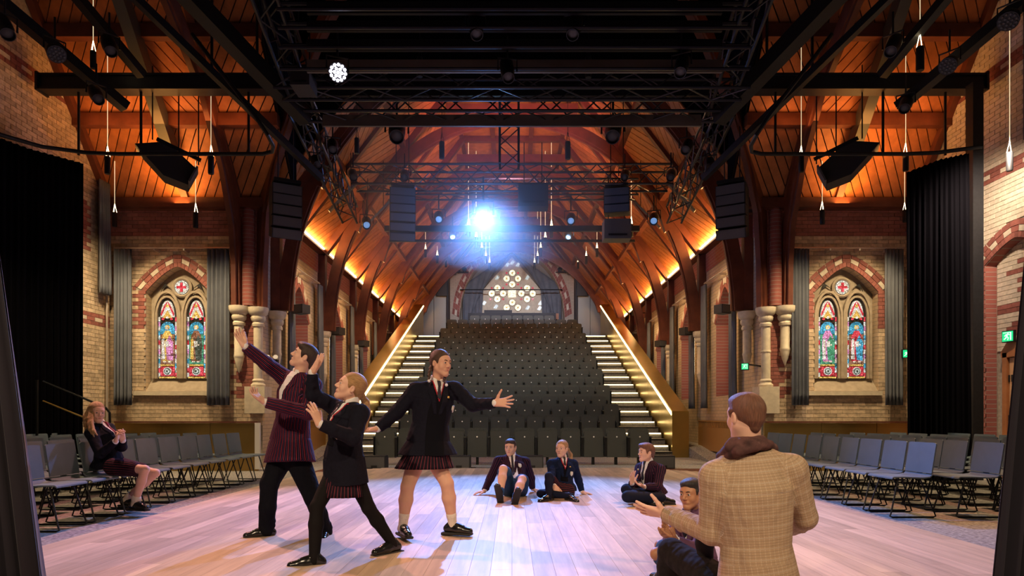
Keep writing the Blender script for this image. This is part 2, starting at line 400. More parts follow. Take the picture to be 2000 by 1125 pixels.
def arch_z(op, u):
    a = min(1.0, abs(u-op['c'])/op['hw'])
    return op['spring']+(op['apex']-op['spring'])*(sqrt(max(0, 1-a*a)) if op.get('round') else 1-a**1.45)
def arch_hw(op, z, extra=0.0):
    """half width of the opening (grown by extra) at height z"""
    hw = op['hw']+extra; ap = op['apex']+extra*1.1
    if z < op['sill']-.001 or z > ap: return 0.0
    if z < op['spring']: return hw if extra == 0 or z > op['sill'] else 0
    k = (z-op['spring'])/(ap-op['spring'])
    return hw*(sqrt(max(0, 1-k*k)) if op.get('round') else max(0, 1-k)**(1/1.45))
def wall(name, mp, u0, u1, z0, top, ops, m, rev=.25, revm=None):
    mb = MB(); us = [u0, u1]
    for op in ops: us += [op['c']+op['hw']*(i/8-1) for i in range(17)]
    for k in range(1, 8): us.append(u0+(u1-u0)*k/8)
    us = sorted(set(round(u, 4) for u in us if u0-1e-6 <= u <= u1+1e-6))
    def q(*p, mm=m): mb.add([mp(*x) for x in p], [(0, 1, 2, 3)], mm)
    for a, b in zip(us, us[1:]):
        mid = (a+b)/2; op = next((o for o in ops if abs(mid-o['c']) < o['hw']), None)
        if op is None: q((a, z0, 0), (b, z0, 0), (b, top(b), 0), (a, top(a), 0)); continue
        r = op.get('rev', rev); rm = revm or m
        if op['sill'] > z0+.01: q((a, z0, 0), (b, z0, 0), (b, op['sill'], 0), (a, op['sill'], 0))
        za, zb = arch_z(op, a), arch_z(op, b)
        q((a, za, 0), (b, zb, 0), (b, top(b), 0), (a, top(a), 0))
        q((a, za, 0), (b, zb, 0), (b, zb, r), (a, za, r), mm=rm)
        q((a, op['sill'], 0), (b, op['sill'], 0), (b, op['sill'], r), (a, op['sill'], r), mm=rm)
        q((a, op['sill'], r), (b, op['sill'], r), (b, zb, r), (a, za, r), mm=op.get('back', m))
    for op in ops:
        r = op.get('rev', rev)
        for u in (op['c']-op['hw'], op['c']+op['hw']):
            q((u, op['sill'], 0), (u, arch_z(op, u), 0), (u, arch_z(op, u), r), (u, op['sill'], r), mm=op.get('jamb', revm or m))
    return tag(mb.build(name), kind='structure')

BRICK = {}
def brick_mesh(L, m, h=.074, d=.03):
    k = (round(L, 2), m, h, d)
    if k not in BRICK: BRICK[k] = MB().box((0, 0, 0), (k[0], d, h)).me('brick', m)
    return BRICK[k]
def bricks(parent, mp, nrm_rot, u0, u1, z0, z1, ops, colf, ring=.26, cap=300, score=None):
    items = []; row = 0; z = z0
    while z < z1:
        off = 0 if row % 2 else -.1225
        u = u0+off
        while u < u1:
            a, b = max(u, u0), min(u+.235, u1); segs = [(a, b)]
            for op in ops:
                hw = arch_hw(op, z+.037, ring if z > op['spring']-.02 else 0.0)
                if hw > 0:
                    n = []
                    for (p, q) in segs:
                        if p < op['c']-hw: n.append((p, min(q, op['c']-hw)))
                        if q > op['c']+hw: n.append((max(p, op['c']+hw), q))
                    segs = n
            for p, q in segs:
                if q-p > .05: items.append(((p+q)/2, z+.037, round(q-p, 2), colf((p+q)/2, z+.037, row)))
            u += .245
        z += .082; row += 1
    if score: items.sort(key=lambda t: score(t[0], t[1]))
    for (u, z, L, m) in items[:cap]:
        o = link('brick', brick_mesh(L, m), parent, mp(u, z, -.004)); o.rotation_euler = (0, 0, nrm_rot)
    rest = MB(); R = Matrix.Rotation(nrm_rot, 3, 'Z')
    for (u, z, L, m) in items[cap:]: rest.box(mp(u, z, -.004), (L, .03, .074), R, m)
    if rest.v: tag(rest.build('brick_courses', None, parent), kind='stuff')
def voussoirs(parent, mp, op, ux, rows=((0.0, .11), (.12, .17)), n=13, alt=True, d0=-.02, far=False):
    """radial bricks round an arch; ux = wall direction vector"""
    pts = []
    for i in range(-60, 61):
        u = op['c']+op['hw']*i/60; pts.append((u, arch_z(op, u)))
    L = [0]
    for p, q in zip(pts, pts[1:]): L.append(L[-1]+sqrt((q[0]-p[0])**2+(q[1]-p[1])**2))
    def at(s):
        for i in range(len(L)-1):
            if L[i+1] >= s-1e-9:
                t = (s-L[i])/(L[i+1]-L[i]+1e-9); return (pts[i][0]+(pts[i+1][0]-pts[i][0])*t, pts[i][1]+(pts[i+1][1]-pts[i][1])*t)
        return pts[-1]
    ctr = (op['c'], op['spring']-op['hw']*.55)
    for r, (a, w) in enumerate(rows):
        cnt = n*2 if r == 0 or not alt else n
        for i in range(cnt):
            s0, s1 = (i+.04)*L[-1]/cnt, (i+.96)*L[-1]/cnt
            P = []
            for s in (s0, s1):
                u, z = at(s); dx, dz = u-ctr[0], z-ctr[1]; q = sqrt(dx*dx+dz*dz); dx /= q; dz /= q
                P.append(((u+dx*(a+.006), z+dz*(a+.006)), (u+dx*(a+w), z+dz*(a+w))))
            poly = [P[0][0], P[1][0], P[1][1], P[0][1]]
            m = 'brick_white' if (alt and r == 1 and i % 2 == 0) else 'brick_red'
            vs = [mp(u, z, d0) for u, z in poly]+[mp(u, z, .015) for u, z in poly]
            MB().add(vs, [(0, 1, 2, 3), (7, 6, 5, 4), (0, 4, 5, 1), (1, 5, 6, 2), (2, 6, 7, 3), (3, 7, 4, 0)]).build('brick', m, parent)

# floors
fc = MB().box((0, 15.5, -.06), (19, 38, .12)).build('floor_carpet', 'carpet'); tag(fc, kind='structure')
fl = empty('floor', (0, 0, 0)); tag(fl, 'pale timber stage floor of long boards', kind='structure')
boards = []
random.seed(3)
XS, YF = 3.9, 13.3
nb = 52; bw = 2*XS/nb
for i in range(nb):
    x = -XS+(i+.5)*bw; y = 1.0-random.random()*1.6
    while y < YF:
        l = random.uniform(1.3, 2.3); a, b = max(y, .8), min(y+l, YF-max(0, abs(x)-2.6)*.9)
        if b-a > .1: boards.append((x, (a+b)/2, b-a))
        y += l
def vis(b):
    px = 1000+1250*b[0]/max(b[1], .5); d = 1250*1.1/max(b[1]+b[2]/2, .5)
    return -(b[2]*1e5/b[1]**3) if (-60 < px < 2060 and d < 380) else 1e6+b[1]
boards.sort(key=vis)
BM = {}
rest = MB()
for k, (x, y, l) in enumerate(boards):
    if k < 300:
        key = round(l, 1)
        if key not in BM: BM[key] = MB().box((0, 0, 0), (bw-.0018, key-.0018, .024)).me('floor_board', 'floor_wood')
        o = link('floor_board', BM[key], fl, (x, y, .008)); o.scale = (1, l/key, 1)
    else: rest.box((x, y, .008), (bw-.0018, l-.0018, .024))
tag(rest.build('floor_board_field', 'floor_wood', fl), kind='stuff')
MB().box((0, 7.0, -.0045), (2*XS, 12.6, .012)).build('underlay', 'timber', fl)

# transept gable walls
gz = lambda y: ZE+PITCH*max(0, min(YB-y, y-2.6))
niche = dict(c=10.85, hw=.69, sill=.0, spring=3.80, apex=4.12, rev=.2, back='mortar', jamb='brick_far_red')
wr = wall('wall_right', lambda u, z, d: V((XT+d, u, z)), -3, YB+.4, 0, gz, [niche], 'mortar', .2, 'brick_far_red')
wl = wall('wall_left', lambda u, z, d: V((-XT-d, u, z)), -3, YB+.4, 0, gz, [], 'mortar')
def col_r(u, z, row):
    for zb in (5.4, 7.2):
        k = round((z-zb)/.082)
        if k in (-1, 1): return 'brick_red'
        if k == 0: return 'brick_white' if int(u/.245) % 2 else 'brick_red'
    if u > 11.5 and z < 4.0 and abs(u-11.75) < (.32 if row % 2 else .2): return 'brick_red'
    return 'brick_white' if z > 2.5 or True else 'brick_cream'
near = lambda u, z: (u-10.7)**2 if 10.6 < u < 12.3 and z < 8.2 else 50+u
bricks(wr, lambda u, z, d: V((XT+d, u, z)), pi/2, 10.2, 12.6, 0, 8.3, [niche], col_r, .3, score=lambda u, z: 0 if (10.65 < u < 12.0 and 2.0 < z < 7.2) else 1)
bricks(wr, lambda u, z, d: V((XT+.2+d, u, z)), pi/2, 10.2, 11.5, 2.25, 4.2, [], lambda u, z, r: 'brick_red' if (abs(u-10.96) < .05 and 3.25 < z < 3.85) or (abs(z-3.62) < .05 and abs(u-10.96) < .22) or abs(z-2.98) < .05 or (abs(z-2.6) < .12 and u < 11.2) else 'brick_white', cap=40)
voussoirs(wr, lambda u, z, d: V((XT+d, u, z)), niche, None, rows=((0, .10), (.105, .1), (.21, .1)), n=11)
def col_l(u, z, row):
    for zb in (3.05, 7.2):
        k = round((z-zb)/.082)
        if k in (-1, 1): return 'brick_red'
        if k == 0: return 'brick_white' if int(u/.245) % 2 else 'brick_red'
    if z > 4.4 and z < 5.4 and u > 12.2 and u < 12.9: return 'brick_red'
    return 'brick_cream'
lop = dict(c=10.9, hw=.95, sill=-1, spring=1.9, apex=2.25)
bricks(wl, lambda u, z, d: V((-XT-d, u, z)), -pi/2, 9.9, 13.55, 0, 8.0, [], col_l, score=lambda u, z: 0 if (u > 12.3 and z < 5) or (z > 5.4 and u > 11.2) else 1)
voussoirs(wl, lambda u, z, d: V((-XT-d, u, z)), dict(c=11.7, hw=.75, sill=0, spring=1.75, apex=2.1), None, d0=-.035)

# transept back walls with the stained-glass windows
WC, WHW = 7.1, .68
wback = []
for s, nm in ((-1, 'wall_back_left'), (1, 'wall_back_right')):
    op = dict(c=s*WC, hw=WHW, sill=1.62, spring=3.72, apex=4.26, rev=.22, back='stone_grey')
    u0, u1 = (-XT, -XN) if s < 0 else (XN, XT)
    mp = lambda u, z, d: V((u, YB+d, z))
    w = wall(nm, mp, u0, u1, 0, lambda u: ZE, [op], 'mortar', .22, 'brick_far'); wback.append(w)
    def colb(u, z, row, s=s):
        a = abs(u)-WC
        if z > 5.02: return 'brick_red'
        if z > 4.94: return 'brick_white' if int(abs(u)/.1225) % 2 else 'brick_red'
        if 2.95 < z < 3.9 and -1.05 < a < 1.0 and abs(a) < (1.02 if row % 2 else .9): return 'brick_red'
        if abs(u) < 6.05 and 1.5 < z: return 'brick_red' if abs(u) < (5.95 if row % 4 < 2 else 5.78) else 'brick_cream'
        return 'brick_cream'
    bricks(w, mp, 0, u0, u1, .9, 5.45, [op], colb, .28, score=lambda u, z: 0 if z > 1.0 else 1)
    voussoirs(w, mp, op, None, rows=((0.0, .10), (.105, .09), (.2, .08)), n=11)
    # stone dressing, sill
    MB().prism([(-.9, 0), (.72, 0), (.72, .09), (-.9, .09)], .12, (s*WC, YB+.02, 1.53), m='stone').build('window_sill_stone', None, w)
    MB().add([V((s*WC-.68, YB-.0, 1.62)), V((s*WC+.68, YB-.0, 1.62)), V((s*WC+.68, YB+.21, 1.86)), V((s*WC-.68, YB+.21, 1.86)),
              V((s*WC-.68, YB+.21, 1.6)), V((s*WC+.68, YB+.21, 1.6))], [(0, 1, 2, 3), (0, 4, 5, 1), (0, 3, 4), (1, 5, 2)]).build('sloping_sill', 'stone_grey', w)
# nave walls, far gable
for s, nm in ((-1, 'wall_nave_left'), (1, 'wall_nave_right')):
    ops = []
    for a, b in zip(TR, TR[1:]):
        ops.append(dict(c=(a+b)/2+.05, hw=.72, sill=1.6, spring=3.45, apex=4.3, rev=.34, back='stone', jamb='brick_far_red'))
    mp = lambda u, z, d, s=s: V((s*(XN+d), u, z))
    w = wall(nm, mp, YB, YG, 0, lambda u: ZE, ops, 'brick_far', .34, 'brick_far_red')
    for op in ops[:3]: voussoirs(w, mp, op, None, n=9)
    mb = MB()
    for z0, z1 in ((5.0, 5.5),): mb.box((s*(XN-.006), (YB+YG)/2, (z0+z1)/2), (.02, YG-YB-.1, z1-z0))
    mb.build('brick_band', 'brick_far_red', w)
    for k, op in enumerate(ops[:4]):
        # two pale lancets in each recess
        for q in (-1, 1):
            c = op['c']+q*.3
            poly = [(-.2, 0), (.2, 0), (.2, 1.5), (.12, 1.8), (0, 2.0), (-.12, 1.8), (-.2, 1.5)]
            MB().prism(poly, .03, (s*(XN+.31), c, 1.75), (0, 1, 0), (0, 0, 1), 'g_pale' if s < 0 else 'g_cream').build('pane', None, w)
gop = dict(c=0, hw=2.75, sill=4.6, spring=6.2, apex=9.73, rev=.9, back='mortar', round=True)
we = wall('wall_end', lambda u, z, d: V((u, YG+d, z)), -XN, XN, 0, lambda u: 13, [gop], 'brick_gable', .9, 'brick_gable')
voussoirs(we, lambda u, z, d: V((u, YG+d, z)), gop, None, rows=((.0, .14), (.145, .13), (.28, .14)), n=34)
wf = MB().box((0, -3.2, 6), (18, .3, 13)).build('wall_front_blackout', 'curtain_black'); tag(wf, kind='structure')  # unseen black wall added behind the camera to stop light bounce

# side lancet windows of the transept: things of the setting
def arc_poly(hw, spring, apex, z0, n=7):
    r = [(-hw, z0), (hw, z0)]
    for i in range(n+1):
        a = i/n; r.append((hw*cos(a*pi/2)**.9, spring+(apex-spring)*sin(a*pi/2)**1.1))
    for i in range(n-1, -1, -1):
        a = i/n; r.append((-hw*cos(a*pi/2)**.9, spring+(apex-spring)*sin(a*pi/2)**1.1))
    return r
def disc(r, n=14, sx=1, sz=1): return [(r*sx*cos(2*pi*i/n), r*sz*sin(2*pi*i/n)) for i in range(n)]
FIGS = {'a': ('g_gold', 'g_pink', 'g_brown'), 'b': ('g_brown', 'g_dark', 'g_gold'), 'c': ('g_pink', 'g_green', 'g_gold'), 'd': ('g_red', 'g_blue', 'g_gold')}
def lancet(win, cx, fig):
    y = YB+.18
    def pc(poly, m, z, dx=0, dy=0, nm='pane', th=.012):
        return MB().prism(poly, th, (cx+dx, y-dy, z), (1, 0, 0), (0, 0, 1), m).build(nm, None, win)
    hw = .20
    MB().prism(arc_poly(hw+.012, 1.32, 1.70, -.012), .03, (cx, y+.03, 1.9), m='g_lead').build('leading', None, win)
    # bordering quarries
    for sgn in (-1, 1):
        for k in range(13):
            pc([(-.016, .0), (.016, .0), (.016, .094), (-.016, .094)], ('g_white', 'g_red', 'g_pale', 'g_blue', 'g_white', 'g_pink')[(k+(sgn > 0)) % 6], 1.93+k*.1, sgn*.178)
    # tympanum
    pc(arc_poly(.15, .03, .36, 0), 'g_white', 3.22)
    pc([(-.13, 0), (-.02, .25), (0, .32), (-.05, .26), (-.15, .05)], 'g_red', 3.24, 0, .01)
    pc([(.13, 0), (.15, .05), (.05, .26), (0, .32), (.02, .25)], 'g_red', 3.24, 0, .01)
    pc(disc(.035, 8), 'g_gold', 3.46, 0, .012)
    pc([(-.1, 0), (.1, 0), (0, .17)], 'g_gold', 3.20, 0, .008)
    for k in (-1, 0, 1): pc(disc(.03, 6), ('g_red', 'g_white', 'g_red')[k+1], 3.18+(.03 if k == 0 else 0), k*.09, .015)
    # niche background and figure
    pc(arc_poly(.15, .10, .26, 0), 'g_blue', 2.86, 0, 0)
    pc([(-.15, 0), (.15, 0), (.15, .66), (-.15, .66)], 'g_green' if fig in 'bc' else 'g_brown', 2.19)
    r, c, f = FIGS[fig]
    pc(disc(.05, 12), 'g_gold', 3.0, 0, .012)
    pc(disc(.032, 10, .85, 1.15), 'g_skin', 2.99, 0, .024)
    pc([(-.10, .0), (.09, .0), (.13, .35), (.10, .56), (.045, .66), (-.045, .66), (-.11, .54), (-.12, .3)], r, 2.27, 0, .012)
    pc([(.0, .02), (.12, .0), (.13, .4), (.05, .55), (-.03, .38)], c, 2.28, 0, .024)
    pc([(-.12, .05), (-.05, .04), (-.06, .5), (-.11, .48)], 'g_white' if fig != 'b' else f, 2.27, 0, .024)
    pc([(-.03, 0), (.03, 0), (.04, .12), (-.04, .12)], 'g_white', 2.58, 0, .03)
    pc(disc(.02, 6), 'g_skin', 2.58, -.07, .03); pc(disc(.02, 6), 'g_skin', 2.62, .06, .03)
    for k in (-1, 1): pc(disc(.028, 6, 1.3, .6), 'g_skin', 2.26, k*.05, .03)
    # base panel with medallion
    pc([(-.15, 0), (.15, 0), (.15, .035), (-.15, .035)], 'g_gold', 2.17, 0, .004)
    pc([(-.15, 0), (.15, 0), (.15, .2), (-.15, .2)], 'g_red', 1.955)
    pc(disc(.088, 16), 'g_white', 2.057, 0, .012); pc(disc(.068, 14), 'g_dark', 2.057, 0, .02); pc(disc(.05, 8), 'g_pale', 2.057, 0, .028); pc(disc(.025, 6), 'g_dark', 2.057, 0, .034)
    pc([(-.18, 0), (.18, 0), (.18, .035), (-.18, .035)], 'g_gold', 1.905, 0, .004)
    for z in (2.4, 2.75, 3.12): MB().box((cx, y-.035, z), (.4, .012, .010)).build('saddle_bar', 'g_lead', win)
for s, figs, nm, lb in ((-1, 'ab', 'window_1', 'left'), (1, 'cd', 'window_2', 'right')):
    win = tag(empty(nm, (0, 0, 0)), kind='structure')
    cx = s*WC
    # tracery slab: stone with raised mouldings
    for q in (-1, 1):
        c = cx+q*.31
        MB().sweep([V((c+a, YB+.18, 1.9+b)) for a, b in arc_poly(.235, 1.32, 1.76, .0)[1:-1]]+[V((c-.235, YB+.18, 1.9))], .09, .045, (0, 1, 0), 'stone_grey').build('tracery', None, win)
        MB().sweep([V((c+a, YB+.14, 1.9+b)) for a, b in arc_poly(.285, 1.30, 1.86, .0)[1:-1]]+[V((c-.285, YB+.14, 1.9))], .06, .05, (0, 1, 0), 'stone_grey').build('tracery', None, win)
        lancet(win, c, figs[(q+1)//2])
        MB().prism([(0, 0), (.16*q, .12), (.26*q, -.12), (.2*q, -.0), (.1*q, .06)] if q > 0 else [(0, 0), (.1*q, .06), (.2*q, -.0), (.26*q, -.12), (.16*q, .12)], .02, (cx+q*.22, YB+.19, 3.83), m='g_lead').build('tracery_eye', None, win)
    y = YB+.18; zc = 3.86
    MB().tube([V((cx+.19*cos(a), y, zc+.19*sin(a))) for a in [2*pi*i/24 for i in range(24)]], .035, 6, 'stone_grey', True).build('tracery', None, win)
    MB().prism(disc(.155, 20), .03, (cx, y+.01, zc), m='g_lead').build('leading', None, win)
    for i in range(12):
        a0, a1 = 2*pi*(i+.06)/12, 2*pi*(i+.94)/12
        MB().prism([(.115*cos(a0), .115*sin(a0)), (.15*cos(a0), .15*sin(a0)), (.15*cos(a1), .15*sin(a1)), (.115*cos(a1), .115*sin(a1))], .02, (cx, y-.005, zc), m='g_white' if i % 3 else 'g_pale').build('pane', None, win)
    MB().prism(disc(.11, 16), .02, (cx, y-.005, zc), m='g_white').build('pane', None, win)
    MB().prism([(-.028, -.1), (.028, -.1), (.028, -.028), (.1, -.028), (.1, .028), (.028, .028), (.028, .1), (-.028, .1), (-.028, .028), (-.1, .028), (-.1, -.028), (-.028, -.028)], .02, (cx, y-.02, zc), m='g_red').build('red_cross_pane', None, win)
# rose window of the gable
win = tag(empty('window_3', (0, 0, 0)), kind='structure')
yr = YG+.75; S = yr/1250
MB().prism([(-1.66, 0), (1.66, 0), (1.66, 1.2), (1.5, 1.5), (0, 3.2), (-1.5, 1.5), (-1.66, 1.2)], .05, (0, yr+.06, 6.35), m='stone').build('tracery_panel', None, win)
for (a, b) in ((790, 525), (728, 587), (853, 587), (790, 650), (627, 690), (953, 690), (565, 750), (690, 750), (890, 750), (1015, 750), (627, 812), (953, 812), (790, 848), (728, 905), (853, 905)):
    p = PX(860+a/5.625, 440+b/5.625, yr); p.x += 0.0
    MB().prism(disc(.165, 16), .03, (p.x, yr, p.z), m='g_cream').build('pane', None, win)
    MB().tube([V((p.x+.18*cos(q), yr, p.z+.18*sin(q))) for q in [2*pi*i/16 for i in range(16)]], .022, 5, 'stone_grey', True).build('tracery', None, win)
    MB().prism(disc(.05, 8), .03, (p.x, yr-.012, p.z), m='g_gold').build('pane', None, win)
for (a, b) in ((728, 525), (853, 525), (728, 650), (853, 650), (565, 690), (690, 690), (890, 690), (1015, 690), (550, 812), (690, 812), (890, 812), (1015, 812)):
    p = PX(860+a/5.625, 440+b/5.625, yr); MB().prism(disc(.055, 8), .03, (p.x, yr, p.z), m='g_red').build('pane', None, win)
p = PX(1000, 440+750/5.625, yr); MB().prism([(-.2, -.2), (.2, -.2), (.2, .2), (-.2, .2)], .03, (p.x, yr, p.z), m='g_cream').build('pane', None, win)
for (a, b) in ((790, 410), (735, 433), (850, 433), (625, 575), (955, 575), (480, 855), (1100, 855), (610, 895), (960, 905), (1090, 912)):
    p = PX(860+a/5.625, 440+b/5.625, yr); MB().prism([(-.13, -.08), (.02, -.12), (.13, .04), (.02, .13), (-.06, .03)], .03, (p.x, yr, p.z), m='g_pale').build('pane', None, win)

# ------------------------------------------------------------------ roofs
SL = sqrt(1+PITCH**2)
def plank_panel(parent, mp, nrm, a0, a1, s0, s1, ang, w=.17, nm='plank'):
    """diagonal boards filling rectangle (a,s); mp maps to the roof plane"""
    dx, dy = cos(ang), sin(ang); nx, ny = -dy, dx
    cs = [nx*a+ny*s for a in (a0, a1) for s in (s0, s1)]; c = min(cs)
    n3 = V(nrm).normalized()
    while c < max(cs):
        p = [(a0, s0), (a1, s0), (a1, s1), (a0, s1)]
        p = clip_poly(p, -nx, -ny, -(c+.010))
        if p: p = clip_poly(p, nx, ny, c+w-.010)
        if len(p) >= 3:
            lo = [mp(*q)+n3*.0 for q in p]; hi = [mp(*q)+n3*.028 for q in p]; k = len(p)
            MB().add(lo+hi, [tuple(range(k-1, -1, -1)), tuple(range(k, 2*k))]+[(i, (i+1) % k, k+(i+1) % k, k+i) for i in range(k)]).build(nm, 'plank', parent)
        c += w
for s, nm in ((-1, 'ceiling_transept_left'), (1, 'ceiling_transept_right')):
    x0, x1 = (-XT, -4.55) if s < 0 else (4.55, XT)
    bk = MB().add([V((x0, YB+.1, ZE-.1)), V((x1, YB+.1, ZE-.1)), V((x1, YB-5.5, ZE+5.5*PITCH+.03)), V((x0, YB-5.5, ZE+5.5*PITCH+.03))], [(0, 1, 2, 3)]).build(nm, 'plank_gap'); tag(bk, kind='structure')
    mp = lambda a, q: V((a, YB-q/SL, ZE+q/SL*PITCH))
    nrm = (0, -PITCH, -1)
    xs = [XT, 6.85, 5.75, 4.6]
    for i in range(3):
        aa, bb = sorted((s*xs[i], s*xs[i+1]))
        plank_panel(bk, mp, nrm, aa, bb, .06, 1.62, pi/2-s*-.55 if s < 0 else pi/2+.55)
        plank_panel(bk, mp, nrm, aa, bb, 1.72, 3.1, pi/2+(s*.62 if i != 1 else -s*.62))
        plank_panel(bk, mp, nrm, aa, bb, 3.2, 4.4, pi/2+s*.6)
    for t, hh in ((0.03, .2), (1.02, .24), (1.93, .24)):
        b = MB(); y, z = YB-t, ZE+t*PITCH
        b.box(((x0+x1)/2, y-.12, z-.02), (x1-x0, .16, hh)); b.build('purlin', 'timber', bk)
    for x in xs[1:3]:
        MB().bar((s*x, YB-.02, ZE-.05), (s*x, YB-3, ZE+3*PITCH-.05), .14, .12, (0, 0, 1)).build('rafter', 'timber', bk)
    MB().box((s*(XN+XT)/2, YB-.05, ZE-.03), (XT-XN, .22, .14)).build('wall_plate', 'timber', bk)
    # verge board on the gable wall
    MB().bar((s*(XT-.08), YB, ZE-.1), (s*(XT-.08), YB-5, ZE+5*PITCH-.1), .12, .2).build('verge_board', 'timber', bk)
for s, nm in ((-1, 'ceiling_nave_left'), (1, 'ceiling_nave_right')):
    mp = lambda a, q, s=s: V((s*(XN-q/SL), a, ZE+q/SL*PITCH))
    bk = MB().add([V((s*(XN+.1), YB, ZE-.1)), V((s*(XN+.1), YG, ZE-.1)), V((s*1.6, YG, ZE+3.7*PITCH+.05)), V((s*1.6, YB, ZE+3.7*PITCH+.05))], [(0, 1, 2, 3)]).build(nm, 'plank_gap'); tag(bk, kind='structure')
    ys = [YB]+TR[1:]+[YG]
    for a, b in zip(ys, ys[1:]):
        mid = (a+b)/2
        for (p, q, an) in ((a, mid, .62), (mid, b, -.62)):
            plank_panel(bk, mp, (-s*PITCH, 0, -1), p, q, .08, 3.6*SL, pi/2+an, .21)
        MB().bar((s*(XN-.02), mid, ZE-.08), (s*1.7, mid, ZE+3.6*PITCH-.08), .15, .12, (0, 0, 1)).build('rafter', 'timber', bk)
    MB().box((s*(XN-.12), (YB+YG)/2, ZE+.0), (.24, YG-YB, .09)).build('wall_plate', 'timber', bk)
    for q in (1.6, 3.1):
        p = mp(0, q*SL*.75)
        MB().box((p.x, (YB+YG)/2, p.z-.06), (.16, YG-YB, .16)).build('purlin', 'timber', bk)
    led = MB()
    for a, b in zip(ys, ys[1:]):
        led.box((s*(XN-.255), (a+b)/2-.8, ZE+.03), (.03, (b-a)/2-.35, .035)); led.box((s*(XN-.255), (a+b)/2+.8, ZE+.03), (.03, (b-a)/2-.35, .035))
    led.build('led_strip', 'led_eave', bk)
cc = MB().box((0, (YB+YG)/2, 10.28), (3.6, YG-YB, .1)).build('ceiling', 'plank'); tag(cc, kind='structure')
for y in [15.8, 17.5, 19.2, 20.95, 22.7, 24.4, 26.1, 27.8, 29.5, 31.2]: MB().box((0, y, 10.16), (3.6, .18, .2)).build('ceiling_beam', 'timber', cc)
for x in (-1.65, -.62, .62, 1.65): MB().box((x, (YB+YG)/2, 10.2), (.14, YG-YB, .12)).build('ceiling_joist', 'timber', cc)
cb = MB().box((0, 5.3, 9.9), (10.6, 16.8, .15)); zs = lambda x: ZE+PITCH*(XN-x)
for s in (-1, 1):
    cb.add([V((s*XN, 13.62, ZE)), V((s*1.7, 13.62, 10.15)), V((s*1.7, 13.62, 13)), V((s*XN, 13.62, 13))], [(0, 1, 2, 3)])
    cb.add([V((s*4.58, 13.6, ZE)), V((s*4.58, 8.1, ZE+5.5*PITCH)), V((s*4.58, 8.1, 13.2)), V((s*4.58, 13.6, 13.2))], [(0, 1, 2, 3)])
cb.add([V((-1.7, 13.62, 10.15)), V((1.7, 13.62, 10.15)), V((1.7, 13.62, 13)), V((-1.7, 13.62, 13))], [(0, 1, 2, 3)])
cb = cb.build('ceiling_crossing_blackout', 'curtain_black'); tag(cb, kind='structure')  # black lid and spandrels added to close the crossing and keep it dark
for s in (-1, 1):
    o = MB().add([V((s*5.3, 8.1, 12.7)), V((s*8.6, 8.1, 12.7)), V((s*8.6, -3.2, 5.4)), V((s*5.3, -3.2, 5.4))], [(0, 1, 2, 3)]).build('ceiling_front_slope', 'timber'); tag(o, kind='structure')

# arched trusses
def ell_arc(y, a, b, z0, s, n=18): return [V((s*a*cos(t), y, z0+b*sin(t))) for t in [i/n*pi/2 for i in range(n+1)]]
for k, y in enumerate(TR):
    r = tag(empty('roof_truss', (0, y, 0)), 'curved timber roof truss, ' + NUMS[k] + ' arch over the seating counted from the stage', 'roof truss', 'nave arch trusses')
    for s in (-1, 1):
        MB().sweep([p-V((0, y, 0)) for p in ell_arc(y, 5.02, 5.85, 3.42, s)], .17, .27, (0, 1, 0), 'timber').build('arch_rib', None, r)
        MB().sweep([p-V((0, y, 0)) for p in ell_arc(y, 4.87, 5.68, 3.42, s)], .08, .06, (0, 1, 0), 'timber').build('rib_moulding', None, r)
        MB().bar((s*(XN-.08), 0, ZE-.02), (s*1.5, 0, ZE+3.75*PITCH-.02), .2, .26, (0, 0, 1), 'timber').build('rafter', None, r)
        MB().box((s*(XN-.1), 0, 4.5), (.2, .2, 2.15), m='timber').build('wall_post', None, r)
        MB().bar((s*4.05, 0, 6.75), (s*4.25, 0, 6.15), .13, .18, (0, 1, 0), 'timber').build('strut', None, r)
    MB().box((0, 0, 9.5), (3.6, .2, .24), m='timber').build('collar_beam', None, r)
# crossing braces
for s, lb in ((-1, 'left'), (1, 'right')):
    r = tag(empty('crossing_brace', (s*5.5, 13.5, 0)), 'cluster of curved timber braces rising from the %s crossing pier' % lb, 'roof brace')
    o = V((s*5.5, 13.5, 0))
    prof = [(13.52, 3.42), (13.5, 4.3), (13.38, 5.1), (12.95, 6.07), (12.1, 7.2), (10.8, 8.1), (9.3, 8.7)]
    pts = []
    for i in range(len(prof)-1):
        for q in (0, .5): pts.append((prof[i][0]+(prof[i+1][0]-prof[i][0])*q, prof[i][1]+(prof[i+1][1]-prof[i][1])*q))
    pts.append(prof[-1])
    MB().sweep([V((s*5.78, y, z))-o for y, z in pts], .17, .28, (1, 0, 0), 'timber').build('brace_rib', None, r)
    MB().sweep([V((s*5.78, y-.2, z-.06))-o for y, z in pts], .1, .08, (1, 0, 0), 'timber').build('rib_moulding', None, r)
    d = V((-s*.68, -.73, 0)).normalized()
    pr2 = [(0, 3.42), (.03, 4.4), (.18, 5.4), (.7, 6.3), (1.45, 7.1), (2.6, 8.0), (4.4, 8.9), (6.5, 9.4)]
    MB().sweep([V((s*5.36, 13.65, 0))+d*a+V((0, 0, z))-o for a, z in pr2], .18, .30, d.cross(V((0, 0, 1))), 'timber').build('brace_rib', None, r)
    MB().sweep([V((s*5.36, 13.65, 0))+d*(a+.2)+V((0, 0, z-.05))-o for a, z in pr2], .1, .08, d.cross(V((0, 0, 1))), 'timber').build('rib_moulding', None, r)
    sm(MB().lathe([(.13, 0), (.13, 2.0), (.04, 2.15)], V((s*5.56, 13.52, 3.42))-o, 14, 'brick_far_red').build('brick_shaft', None, r))
